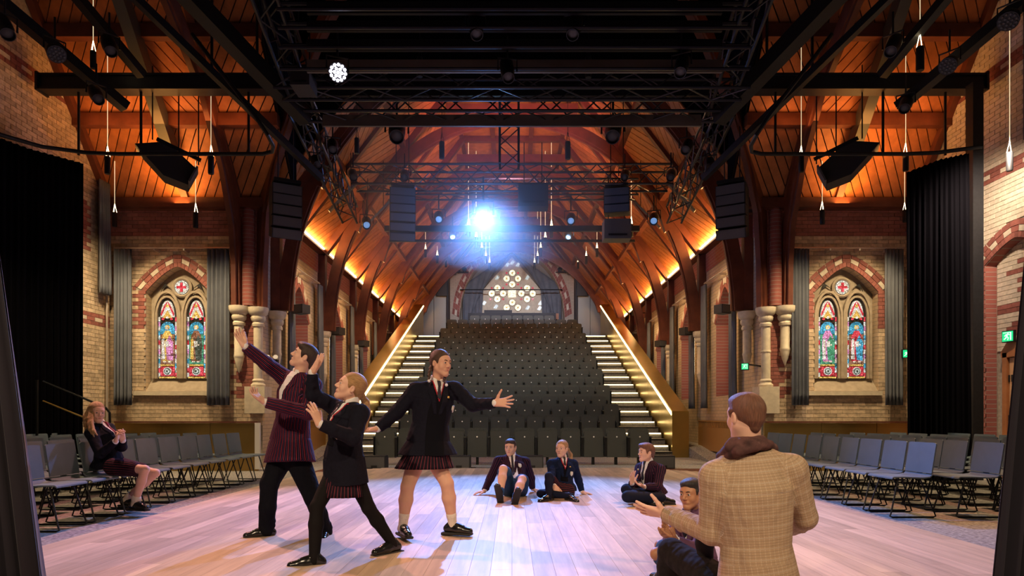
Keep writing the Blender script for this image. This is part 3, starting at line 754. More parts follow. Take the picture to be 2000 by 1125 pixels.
    # pale stone columns and corbels of the crossing pier
def column(x, y, top, bottom, shaft_r, label, pointed):
    r = tag(empty('stone_corbel' if pointed else 'stone_column', (x, y, 0)), label, 'corbel' if pointed else 'column')
    sm(MB().lathe([(.0, 0), (shaft_r*1.25, 0), (shaft_r*1.35, .05), (shaft_r*1.1, .09), (shaft_r*1.5, .13), (shaft_r*1.6, .19), (shaft_r*1.45, .22), (shaft_r*2.0, .27), (shaft_r*2.2, .33), (shaft_r*2.2, .4), (0, .4)], (0, 0, top-.4), 16, 'stone').build('capital', None, r))
    if pointed:
        sm(MB().lathe([(0.005, 0), (shaft_r*.7, .16), (shaft_r, .3), (shaft_r, .31), (shaft_r*1.12, .33), (shaft_r*1.12, .37), (shaft_r, .39), (shaft_r, top-.4-bottom)], (0, 0, bottom), 14, 'stone').build('shaft', None, r))
    else:
        sm(MB().lathe([(shaft_r, 0), (shaft_r, top-.4-bottom)], (0, 0, bottom), 14, 'stone').build('shaft', None, r))
        MB().lathe([(shaft_r*1.08, 0), (shaft_r*1.15, .02), (shaft_r*1.08, .05)], (0, 0, top-.95), 14, 'stone').build('shaft_ring', None, r)
        sm(MB().lathe([(shaft_r*1.5, 0), (shaft_r*1.6, .05), (shaft_r*1.15, .1), (shaft_r*1.35, .14), (shaft_r, .18)], (0, 0, bottom-.05), 14, 'stone').build('base', None, r))
        MB().box((0, 0, bottom-.32), (.42, .4, .56), m='stone').build('plinth', None, r)
    return r
for s, lb in ((-1, 'left'), (1, 'right')):
    column(s*5.74, 13.46, 3.40, 2.15 if s > 0 else 2.0, .094, 'stone corbel with pointed foot on the transept side of the %s crossing pier' % lb, True)
    column(s*5.36, 13.52, 3.38, 1.75, .094, 'tall pale stone column standing at the %s crossing pier' % lb, False)
    column(s*5.16, 14.05, 3.38, 2.1, .09, 'stone corbel with pointed foot on the seating side of the %s crossing pier' % lb, True)
    for k, y in enumerate(TR[1:5]):
        column(s*5.17, y, 3.4, 1.9, .095, 'stone corbel under the %s timber arch along the %s wall' % (NUMS[k+1], lb), True)
# ------------------------------------------------------------------ seating bank
RISE, GO = .312, .82
def rowY(r): return 17.85+GO*(r-2)          # seat back line of row r (r>=2)
def rowZ(r): return RISE*(r-1)
bank = tag(empty('seating_platform', (0, 17, 0)), 'dark stepped platform carrying the raked theatre seats', 'platform')
for r in range(2, 18):
    MB().box((0, rowY(r)-.33-17, rowZ(r)/2), (6.1, GO, rowZ(r)), m='seat_shell').build('tier', None, bank)
MB().box((0, rowY(17)+1.2-17, 2.45), (8.8, 2.2, 4.9), m='seat_shell').build('rear_landing', None, bank)
# stairs with lit nosings
for s, lb in ((-1, 'left'), (1, 'right')):
    st = tag(empty('staircase', (s*3.62, 16.7, 0)), 'carpeted aisle stairs with glowing step edges on the %s of the seats' % lb, 'stairs')
    for k in range(1, 31):
        y = .41*(k-1); z = RISE/2*k
        MB().box((0, y+.205, z/2), (1.14, .41, z), m='tread').build('step', None, st)
        if k % 2 == 0 and k > 1: MB().box((0, y-.012, z-.022), (1.08, .02, .026), m='led_tread').build('step_light', None, st)
        else: MB().box((0, y-.006, z-.02), (1.12, .012, .03), m='seat_metal').build('step_edge', None, st)
    b = tag(empty('balustrade', (s*4.44, 16.9, 0)), 'sloping brass-clad balustrade with a light strip beside the %s stairs' % lb, 'balustrade')
    y1 = 30.6-16.9; z1 = 1.22+y1*RISE/GO
    prof = [(0, 0), (y1, 0), (y1, z1), (0, 1.22)]
    w = .42
    # panelled inner face: sheets side by side
    n = 9
    for i in range(n):
        a, c = y1*i/n, y1*(i+1)/n; za, zc = 1.22+a*RISE/GO, 1.22+c*RISE/GO
        MB().prism([(a+.006, 0), (c-.006, 0), (c-.006, zc-.1), (a+.006, za-.1)], .05, (-.21, 0, 0) if s > 0 else (.16, 0, 0), (0, 1, 0), (0, 0, 1), 'brass').build('brass_panel', None, b)
    MB().prism(prof, .05, (.16 if s > 0 else -.21, 0, 0), (0, 1, 0), (0, 0, 1), 'brass').build('outer_face', None, b)
    MB().bar((0, 0.0, 1.2), (0, y1, z1-.02), w, .05, (0, 0, 1), 'brass').build('capping', None, b)
    MB().box((0, .0, .6), (w+.02, .08, 1.22), m='brass').build('end_panel', None, b)
    MB().bar((-s*.21, .03, 1.135), (-s*.21, y1, z1-.085), .035, .05, (0, 0, 1), 'led').build('light_strip', None, b)
# ------------------------------------------------------------------ theatre seats
def rbox(w, h, d, r=.05, n=4):
    """rounded-top slab outline in (x,z) -> polygon"""
    p = [(-w/2, 0), (w/2, 0)]
    for i in range(n+1):
        a = i/n*pi/2; p.append((w/2-r+r*cos(a), h-r+r*sin(a)))
    for i in range(n+1):
        a = pi/2+i/n*pi/2; p.append((-w/2+r+r*cos(a), h-r+r*sin(a)))
    return p
def make_seat():
    o = empty('theatre_seat', (0, 0, 0))
    MB().prism(rbox(.455, .62, .1, .07), .09, (0, .10, .20), (1, -0, 0), (0, .12, .993), 'seat_fabric').build('backrest', None, o)
    sp = MB().prism(rbox(.435, .58, .1, .075), .085, (0, -.01, .17), (1, 0, 0), (0, .06, .998), 'seat_shell').build('seat_pan', None, o)
    MB().prism(disc(.018, 8), .006, (0, -.095, .63), (1, 0, 0), (0, .06, .998), 'plate').build('number_plate', None, sp)
    for s in (-1, 1):
        MB().box((s*.243, -.0, .40), (.022, .26, .42), m='seat_metal').build('arm_panel', None, o)
        MB().box((s*.243, -.02, .625), (.03, .3, .03), m='seat_fabric').build('armrest', None, o)
    MB().box((0, .05, .1), (.06, .1, .2), m='seat_metal').build('leg', None, o)
    return o
proto = make_seat()
first = True
for r in range(1, 18):
    if r == 1: ys, z, xs = 14.5, 0.0, [(-2.84+.515*i+(.03 if i > 5 else 0)) for i in range(12)]
    elif r == 17: ys, z, xs = rowY(r), rowZ(r), [-1.75+.5*i for i in range(8)]
    else: ys, z, xs = rowY(r), rowZ(r), [-2.75+.5*i+(.12 if r % 2 else -.12)*(1 if r < 16 else 0) for i in range(12)]
    for i, x in enumerate(xs):
        if first: o = proto; first = False
        else: o = copy_tree(proto)
        o.location = (x, ys-.12, z)
        rr = 'front row' if r == 1 else ('topmost short row' if r == 17 else NUMS[r-1]+' row up')
        tag(o, 'dark grey folded theatre seat, %s from the left stairs in the %s' % (NUMS[i], rr), 'theatre seat', 'raked theatre seats')
# monitors on the floor before the front row
for k, (x, lb) in enumerate(((-2.86, 'near the left stairs'), (-1.1, 'behind the standing girl with plaits'), (.42, 'between the two seated pupils on the floor'), (3.15, 'near the right stairs'))):
    o = tag(empty('floor_monitor', (x, 13.45, 0)), 'black wedge floor loudspeaker '+lb, 'loudspeaker', 'floor loudspeakers')
    MB().prism([(-.18, 0), (.18, 0), (.18, .22), (.08, .27), (-.18, .27)], .46, (-.23, 0, 0), (0, 1, 0), (0, 0, 1), 'speaker_black').build('cabinet', None, o)
    MB().box((0, -.185, .13), (.42, .012, .22), m='speaker_grey').build('grille', None, o)
    MB().box((0, -.195, .045), (.12, .012, .05), m='rig_black').build('connector_panel', None, o)
cab = MB().tube([V((-.85, 13.35, .02)), V((-.5, 13.2, .02)), V((-.2, 13.3, .02)), V((.2, 13.38, .02))], .012, 6).build('cable', 'rig_black'); tag(cab, 'thin black cable trailing on the floor before the front seats', 'cable')
# booths either side of the top landing
for s, lb in ((-1, 'left'), (1, 'right')):
    o = tag(empty('control_booth', (s*3.85, 31.9, 4.9)), 'tall grey cabinet wall with a dark loudspeaker at the top of the %s stairs' % lb, 'cabinet')
    for i in (-1, 1): MB().box((i*.31, 0, 1.5), (.6, .8, 3.0), m='booth_grey').build('panel', None, o)
    MB().box((s*-.42, -.42, 2.6), (.5, .3, 1.05), m='speaker_black').build('speaker_box', None, o)
    MB().box((s*-.67, 0, 1.9), (.1, .9, 3.8), m='rig_black').build('mask', None, o)
# dark drapes in the gable arch
def drape(name, label, top, bottom, m, folds=6, amp=.05, cat='curtain', n=None, group=None, taper=None):
    """top/bottom: polylines of the same length giving the hang line and hem"""
    k = len(top); seg = 6*folds; vs = []; rows = 14
    def at(pl, t):
        f = t*(k-1); i = min(int(f), k-2); return V(pl[i]).lerp(V(pl[i+1]), f-i)
    P0, P1 = V(top[0]), V(top[-1]); d = (P1-P0).normalized(); nrm = d.cross(V((0, 0, 1))).normalized()
    for j in range(rows+1):
        q = j/rows
        for i in range(seg+1):
            t = i/seg; p = at(top, t).lerp(at(bottom, t), q)
            ph = t*folds*2*pi
            vs.append(p+nrm*(amp*(sin(ph)+.35*sin(ph*2.3+q*2))*(.55+.45*q)))
    fs = [(j*(seg+1)+i, j*(seg+1)+i+1, (j+1)*(seg+1)+i+1, (j+1)*(seg+1)+i) for j in range(rows) for i in range(seg)]
    mb = MB(); nv = len(vs)
    vs2 = [v+nrm*.012 for v in vs]
    edge = [(i, i+1, nv+i+1, nv+i) for i in range(seg)]+[(rows*(seg+1)+i+1, rows*(seg+1)+i, nv+rows*(seg+1)+i, nv+rows*(seg+1)+i+1) for i in range(seg)]
    c0 = V((sum(v.x for v in vs)/nv, sum(v.y for v in vs)/nv, min(v.z for v in vs)))
    mb.add([v-c0 for v in vs+vs2], fs+[tuple(nv+i for i in reversed(f)) for f in fs]+edge)
    o = mb.build(name, m, None, c0, True)
    return tag(o, label, cat, group)
for s, lb in ((-1, 'left'), (1, 'right')):
    y = YG+.5
    drape('window_drape', 'dark blue drape gathered on the %s of the rose window' % lb, [(0, y, 9.75), (s*2.55, y, 8.0)], [(s*1.55, y, 7.9), (s*2.5, y, 5.4)], 'curtain_grey', 6, .04)
    drape('window_drape', 'dark hanging drape at the foot of the rose window, %s side' % lb, [(s*1.5, y+.05, 8.1), (s*2.6, y+.05, 7.9)], [(s*1.65, y+.05, 5.3), (s*2.6, y+.05, 5.3)], 'curtain_grey', 6, .04)
bar = MB().tube([V((-2.7, YG-.2, 7.62)), V((2.6, YG-.2, 7.62))], .025, 6).build('lighting_bar', 'rig_black'); tag(bar, 'black pipe across the lower part of the rose window', 'pipe')
desk = MB(); 
o = tag(empty('control_desk', (0, 32.4, 4.9)), 'dark control desk in front of the rose window', 'desk')
MB().box((0, 0, .7), (4.4, .7, 1.3), m='rig_black').build('desk_body', None, o); MB().box((-.7, 0, 1.42), (1.4, .5, .18), m='speaker_black').build('mixer', None, o); MB().box((2.0, .1, 1.2), (.7, .6, .3), m='door_frame').build('case', None, o)

# ------------------------------------------------------------------ loose chairs
def make_chair():
    """faces +x; row runs along y"""
    o = empty('stacking_chair', (0, 0, 0))
    prof = [(.24, .432), (.22, .446), (.1, .446), (-.1, .438), (-.17, .445), (-.2, .47)]
    vs = []
    for x, z in prof:
        for y in (-.225, .225): vs.append(V((x, y, z)))
    for x, z in prof:
        for y in (-.225, .225): vs.append(V((x, y, z-.014)))
    n = len(prof); fs = []
    for i in range(n-1):
        fs += [(2*i, 2*i+2, 2*i+3, 2*i+1), (2*n+2*i, 2*n+2*i+1, 2*n+2*i+3, 2*n+2*i+2), (2*i, 2*n+2*i, 2*n+2*i+2, 2*i+2), (2*i+1, 2*i+3, 2*n+2*i+3, 2*n+2*i+1)]
    fs += [(0, 1, 2*n+1, 2*n), (2*n-2, 4*n-2, 4*n-1, 2*n-1)]
    MB().add(vs, fs).build('seat', 'chair_shell', o)
    MB().prism([(-.225, 0), (.225, 0), (.225, .325), (.2, .335), (-.2, .335), (-.225, .325)], .014, (-.2, 0, .475), (0, 1, 0), (-.16, 0, .987), 'chair_shell').build('backrest', None, o)
    MB().bar((-.205, 0, .44), (-.215, 0, .52), .07, .02, (1, 0, 0), 'chair_frame').build('back_support', None, o)
    for s in (-1, 1):
        y = s*.2
        pts = [(.13, y*.8, .43), (.235, y, .06), (.25, y, .018), (.22, y, .009), (-.22, y, .009), (-.25, y, .018), (-.235, y, .06), (-.1, y*.8, .43)]
        MB().tube([V(p) for p in pts], .0085, 6, 'chair_frame').build('sled_frame', None, o)
        pts = [(.05, y*.7, .43), (.0, y*1.05, .012), (-.04, y*.7, .43)]
    MB().tube([V((.13, -.16, .43)), V((.13, .16, .43))], .0085, 6, 'chair_frame').build('cross_bar', None, o)
    MB().tube([V((-.1, -.16, .43)), V((-.1, .16, .43))], .0085, 6, 'chair_frame').build('cross_bar', None, o)
    return o
cp = make_chair(); first = True
RW = ['front', 'second', 'third', 'fourth', 'rearmost']
for s, lb, x0, y0, dy, cnt in ((-1, 'left', -4.52, 6.23, .52, 10), (1, 'right', 4.31, 7.09, .505, 9)):
    for r in range(5):
        for k in range(cnt):
            x, y = x0+s*.73*r, y0+dy*k+(0 if r < 1 else .04*((r*7+k) % 3-1))
            if abs(x)*1250/y > 1035: continue
            if s < 0 and r == 0 and k == 2: lab = 'blue-grey chair the seated girl with long fair hair sits on'
            else: lab = 'blue-grey chair, %s from the stage end of the %s row on the %s' % (NUMS[k], RW[r], lb)
            if first: o = cp; first = False
            else: o = copy_tree(cp)
            o.location = (x, y, .0); o.rotation_euler = (0, 0, (0 if s < 0 else pi)+random.uniform(-.04, .04))
            tag(o, lab, 'chair', 'chairs on the %s of the stage' % lb)

# ------------------------------------------------------------------ curtains and rails
drape('stage_curtain', 'tall black stage curtain hanging at the far left', [(-8.35, 9.9, 5.55), (-8.0, 10.6, 5.52), (-7.4, 11.05, 5.45)], [(-8.35, 9.9, 0), (-8.0, 10.6, 0), (-7.42, 11.05, 0)], 'curtain_black', 16, .045)
drape('stage_curtain', 'bunched black stage curtain hanging beside the right brick wall', [(6.9, 11.2, 5.35), (7.35, 11.0, 5.5), (7.75, 10.85, 5.55)], [(6.92, 11.2, 0), (7.35, 11.0, 0), (7.8, 10.85, 0)], 'curtain_black', 12, .06)
drape('proscenium_drape', 'near dark purple-black drape cutting off the left edge', [(-4.0, 3.6, 3.2), (-3.3, 3.6, 3.2), (-3.05, 3.6, 3.2)], [(-3.9, 3.6, 0), (-3.0, 3.6, 0), (-2.62, 3.6, 0)], 'curtain_near', 9, .05)
drape('proscenium_drape', 'near dark purple-black drape cutting off the right edge', [(3.0, 3.6, 3.2), (3.3, 3.6, 3.2), (4.0, 3.6, 3.2)], [(2.67, 3.6, 0), (3.05, 3.6, 0), (3.9, 3.6, 0)], 'curtain_near', 9, .05)
# window curtains, grey, with rods
def wcurt(p0, p1, z0, z1, label, group): return drape('window_curtain', label, [(*p0, z1), (*p1, z1)], [(*p0, z0), (*p1, z0)], 'curtain_grey', 5, .05, group=group)
for s, lb, xa, xb in ((-1, 'left', (-8.3, -7.94), (-6.36, -5.9)), (1, 'right', (5.83, 6.2), (7.78, 8.17))):
    for (a, b), w in ((xa, 'left'), (xb, 'right')):
        wcurt((a, 13.36), (b, 13.36), 1.32, 4.58, 'grey curtain drawn to the %s of the %s stained-glass window' % (w, lb), 'transept window curtains')
    rr = empty('curtain_rod', (0, 13.38, 4.61)); tag(rr, 'pale curtain rod above the %s stained-glass window' % lb, 'curtain rod')
    MB().tube([V((min(xa)-.02, 0, 0)), V((max(xb)+.02, 0, 0))], .016, 6, 'rod').build('rail', None, rr)
    for i in range(4): MB().box((min(xa)+.2+i*.62, .1, -.02), (.03, .22, .07), m='rod').build('bracket', None, rr)
wcurt((-8.36, 12.95), (-8.36, 13.3), 3.6, 5.9, 'short grey curtain hung high on the left brick wall', 'transept window curtains')
for s, lb in ((-1, 'left'), (1, 'right')):
    for k, (a, b) in enumerate(zip(TR[:4], TR[1:5])):
        x = s*5.12
        for y, w in ((a+.55, 'near'), (b-.62, 'far')):
            wcurt((x, y), (x, y+.34), 1.3, 4.58, 'grey curtain at the %s end of the %s window along the %s wall' % (w, NUMS[k], lb), 'nave window curtains')
        rr = tag(empty('curtain_rod', (x, (a+b)/2, 4.62)), 'pale curtain rod of the %s window along the %s wall' % (NUMS[k], lb), 'curtain rod', 'nave curtain rods')
        MB().tube([V((0, -1.2, 0)), V((0, 1.2, 0))], .016, 6, 'rod').build('rail', None, rr)
        for q in (-1.1, 0, 1.1): MB().box((s*.09, q, 0), (.2, .03, .05), m='rod').build('bracket', None, rr)
# low brass-clad walls in the transepts
for s, lb, a, b in ((-1, 'left', -7.9, -5.05), (1, 'right', 5.05, 8.35)):
    o = tag(empty('low_wall', ((a+b)/2, 12.75, 0)), 'low brass-clad wall behind the %s chairs' % lb, 'low wall')
    n = 3
    for i in range(n):
        w = (b-a)/n; MB().box((a+(i+.5)*w-(a+b)/2, 0, .48), (w-.008, .06, .95), m='brass_low').build('brass_panel', None, o)
    MB().box((0, .03, .975), (b-a, .16, .03), m='timber').build('capping', None, o)
    MB().box((-s*(b-a)/2, -.04, .5), (.1, .05, .92), m='white_paint' if s < 0 else 'brass_low').build('end_post', None, o)
# dark platform and handrail on the left
o = MB().box((-7.9, 11.9, .38), (1.1, 1.3, .76)).build('side_platform', 'rig_black'); tag(o, 'black platform edge behind the left chairs', 'platform')
o = tag(empty('handrail', (-7.6, 11.0, 0)), 'thin black and brass handrail sloping down behind the left chairs', 'handrail')
def h(x, y): return PX(x, y, 10.3)-V((-7.6, 11.0, 0))
A = V((-7.6, 11.0, 0))
MB().tube([PX(72, 742, 10.3)-A, V((PX(72, 742, 10.3).x, 10.3, 0))-A], .02, 6, 'chair_frame').build('post', None, o)
MB().tube([PX(84, 745, 10.3)-A, PX(195, 791, 10.3)-A, PX(207, 797, 10.3)-A, PX(214, 806, 10.3)-A, PX(215, 835, 10.3)-A, V((PX(215, 835, 10.3).x, 10.3, 0))-A], .018, 6, 'chair_frame').build('top_rail', None, o)
MB().tube([PX(84, 783, 10.3)-A, PX(215, 836, 10.3)-A], .014, 6, 'brass').build('lower_rail', None, o)
# radiators along the nave walls by the pier
for s, lb in ((-1, 'left'), (1, 'right')):
    o = tag(empty('radiator_cover', (s*5.16, 16.2, 0)), 'brown slatted radiator cover against the %s wall beyond the crossing' % lb, 'radiator')
    MB().box((0, 0, .5), (.14, 2.6, .6), m='radiator').build('panel', None, o)
    MB().box((0, 0, .96), (.16, 2.64, .03), m='radiator').build('top', None, o)
    for i in range(26): MB().box((-s*.02, -1.25+i*.1, .87), (.1, .05, .15), m='radiator').build('slat', None, o)
    rp = MB().prism([(14.9, 0), (19.5, 0), (19.5, .34), (17.2, .3)], .62, (s*4.98-.31, 0, 0), (0, 1, 0), (0, 0, 1)).build('floor_ramp', 'carpet'); tag(rp, kind='structure')
# emergency signs
def exit_sign(loc, w, hgt, face, label, arrow=False, hang=None):
    o = empty('exit_sign', loc); f = V(face).normalized(); r = f.cross(V((0, 0, 1))).normalized()*-1
    R = Matrix((r, -f, V((0, 0, 1)))).transposed()
    MB().box((0, 0, 0), (w+.03, .05, hgt+.03), R, 'rig_black').build('housing', None, o)
    fr = f*.028
    MB().box(fr, (w, .01, hgt), R, 'sign_green').build('face', None, o)
    def g(poly, mm='sign_white'): MB().prism([(a*hgt, b*hgt) for a, b in poly], .006, f*.036, r, V((0, 0, 1)), mm).build('pictogram', None, o)
    x = -w/hgt/2+.45 if arrow else 0
    g([(x+.05, .28), (x+.15, .28), (x+.15, .38), (x+.05, .38)])                                   # head
    g([(x-.12, .22), (x+.08, .24), (x+.02, -.05), (x-.10, -.05)])                                # trunk
    g([(x-.10, -.02), (x, -.06), (x-.1, -.2), (x-.3, -.34), (x-.36, -.26), (x-.2, -.14)])          # rear leg
    g([(x-.04, -.02), (x+.04, -.02), (x+.18, -.16), (x+.1, -.4), (x+.02, -.38), (x+.08, -.18)])    # front leg
    g([(x+.05, .22), (x+.2, .1), (x+.28, .14), (x+.25, .2), (x+.2, .17), (x+.06, .3)])             # arm
    g([(x-.12, .22), (x-.26, .12), (x-.26, -.02), (x-.2, -.02), (x-.2, .08), (x-.08, .14)])
    if arrow:
        a = w/hgt/2-.42
        g([(a-.25, -.04), (a+.05, -.04), (a+.05, -.18), (a+.28, 0), (a+.05, .18), (a+.05, .04), (a-.25, .04)])
    else:
        g([(x+.32, -.4), (x+.42, -.4), (x+.42, .4), (x+.32, .4)]); g([(x-.42, .34), (x+.32, .34), (x+.32, .4), (x-.42, .4)])
    if hang: MB().bar(V(hang)-V(loc), V((0, .03, hgt/2)), .03, .03, (0, 1, 0), 'rig_black').build('arm', None, o)
    return tag(o, label, 'exit sign')
exit_sign((8.58, 11.05, 2.47), .19, .17, (-1, -.2, 0), 'green running-man exit sign over the right door')
exit_sign(PX(1772, 691, 13.3), .19, .15, (-.1, -1, 0), 'green exit sign with arrow beside the right black curtain', True, PX(1752, 680, 13.62))
exit_sign(PX(1455, 716, 13.4), .13, .12, (-.5, -1, 0), 'small green exit sign hung below the right pier corbel', hang=(5.32, 13.62, 2.15))
o = tag(empty('emergency_light', PX(534, 706, 13.6)), 'small black twin emergency lamp below the left pier corbel', 'lamp')
MB().box((0, 0, 0), (.2, .1, .08), m='rig_black').build('body', None, o)
for q in (-1, 1): MB().lathe([(.03, 0), (.05, .05)], (q*.07, -.06, .07), 10, 'white_paint', (q*.3, -1, .4)).build('lamp_head', None, o)
# door in the right niche
d = tag(empty('door_1', (8.7, 10.75, 0)), kind='structure')
MB().box((0, 0, 1.06), (.05, .82, 2.1), m='door_wood').build('door_leaf', None, d)
for q in (-1, 1): MB().box((-.02, q*.47, 1.1), (.1, .1, 2.2), m='door_frame').build('jamb', None, d)
MB().prism([(-.55, 0), (.55, 0), (.55, .1), (.4, .28), (-.4, .28), (-.55, .1)], .1, (-.07, 0, 2.12), (0, 1, 0), (0, 0, 1), 'door_frame').build('head', None, d)
MB().box((-.035, .2, 1.75), (.02, .3, .12), m='rig_black').build('door_closer', None, d)
for z in (.4, 1.05, 1.75): MB().box((-.03, .41, z), (.02, .03, .12), m='rig_black').build('hinge', None, d)
for x in (-8.45, 8.3):
    pipe = MB().tube([V((x, 13.35, 0)), V((x, 13.35, 4.4))], .022, 6).build('wall_pipe', 'rod'); tag(pipe, 'thin pale conduit running down the %s transept corner' % ('left' if x < 0 else 'right'), 'pipe')
# ------------------------------------------------------------------ rigging
def truss(a, b, w, hgt, name, label, up=(0, 0, 1), m='truss_metal', step=None, r=.026, sub=None, group=None):
    """four-chord lattice girder from a to b"""
    a = V(a); b = V(b); d = (b-a).normalized(); L = (b-a).length; u = V(up); x = d.cross(u).normalized(); y = x.cross(d)
    o = tag(empty(name, a), label, 'truss', group)
    cs = [x*(i*w/2)+y*(j*hgt/2) for i, j in ((-1, -1), (1, -1), (1, 1), (-1, 1))]
    for c in cs: MB().tube([c, c+d*L], r, 6, m).build('chord', None, o)
    n = max(2, int(L/(step or hgt*.95))); lat = MB()
    for k, (p, q) in enumerate(((0, 1), (1, 2), (2, 3), (3, 0))):
        for i in range(n):
            s, e = (cs[p], cs[q]) if i % 2 == 0 else (cs[q], cs[p])
            lat.tube([s+d*(L*i/n), e+d*(L*(i+1)/n)], r*.5, 5, m, caps=False)
    lat.build('lattice', None, o)
    return o
def pendant(x, yt, yb, Y, label, wt=None, lit=True):
    """black cylinder lamp on a wire with a yoke that emits to look lamplit; yt,yb = body ends seen in the photograph"""
    T, B = PX(x, yt, Y), PX(x, yb, Y); L = T.z-B.z; r = L*.16
    o = tag(empty('pendant_lamp', (T.x, Y, B.z)), label, 'pendant lamp', 'cylinder pendant lamps')
    sm(MB().lathe([(r*.9, 0), (r, .02), (r, L-.02), (r*.9, L)], (0, 0, 0), 12, 'rig_black').build('cylinder', None, o))
    for k in range(3):
        a = 2*pi*k/3+.4
        MB().tube([V((r*.8*cos(a), r*.8*sin(a), L)), V((0, 0, L+L*.62))], r*.10, 5, 'yoke_lit_glow' if lit else 'rig_black').build('yoke_wire', None, o)
    ax = abs(T.x)
    roof = min(10.2, ZE+PITCH*(XN-ax)-.1) if Y > 13.6 else (ZE+PITCH*(YB-Y)-.05 if ax > 4.6 else 9.8)
    top = max(roof, T.z+.4)-B.z
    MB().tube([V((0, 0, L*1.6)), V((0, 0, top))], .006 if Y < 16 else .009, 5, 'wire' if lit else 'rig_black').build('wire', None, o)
    return o
PL = [(210, 306, 340, 11.6, 'left of the hanging wedge speaker'), (412, 305, 340, 11.6, 'beside the left curved brace'),
      (224, 415, 443, 13.0, 'in front of the upper left brick corner'), (382, 415, 445, 13.0, 'above the left stained-glass window'), (182, 100, 134, 10.6, 'high in the top left corner under the beam end'),
      (1565, 304, 336, 11.6, 'beside the right curved brace'), (1606, 410, 438, 13.0, 'above the right stained-glass window'), (1769, 300, 334, 11.6, 'right of the hanging wedge speaker on the right'),
      (1767, 410, 434, 13.0, 'next to the right black curtain top'), (1797, 92, 138, 10.2, 'high at the top right in front of the beam'), (1972, 298, 334, 9.7, 'before the right brick wall'),
      (831, 487, 503, 24, 'leftmost of the far nave group'), (854, 499, 515, 27, 'second from left in the far nave group'), (871, 508, 522, 30, 'far left by the gable arch'),
      (915, 440, 462, 21, 'left of centre under the bright spotlight'), (930, 463, 484, 22, 'third in the left cluster before the gable'), (941, 484, 501, 25, 'fourth in the left cluster before the gable'),
      (949, 500, 515, 28, 'fifth in the left cluster before the gable'), (956, 513, 527, 31, 'innermost left one before the rose window'),
      (1044, 513, 527, 31, 'innermost right one before the rose window'), (1050, 500, 515, 28, 'fifth in the right cluster before the gable'), (1056, 484, 501, 25, 'fourth in the right cluster before the gable'),
      (1065, 464, 484, 22, 'third in the right cluster before the gable'), (1077, 442, 464, 21, 'right of centre under the truss'), (1129, 512, 525, 30, 'far right by the gable arch'), (1145, 500, 516, 27, 'second from right in the far nave group'),
      (1166, 485, 502, 24, 'rightmost of the far nave group'), (1233, 438, 463, 18, 'beside the right rear loudspeaker')]
for (x, a, b, Y, lb) in PL: pendant(x, a, b, Y, 'black cylinder pendant lamp '+lb)
for (x, a, b, Y, lb) in ((863, 277, 310, 14.5, 'unlit, left of the upright truss'), (1109, 277, 311, 14.5, 'unlit, right of the upright truss'), (820, 112, 150, 10.0, 'unlit, against the upper rig left of centre'), (1149, 112, 152, 10.0, 'unlit, against the upper rig right of centre'), (697, 270, 300, 13, 'unlit, beside the left side truss')):
    pendant(x, a, b, Y, 'black cylinder pendant lamp '+lb, lit=False)

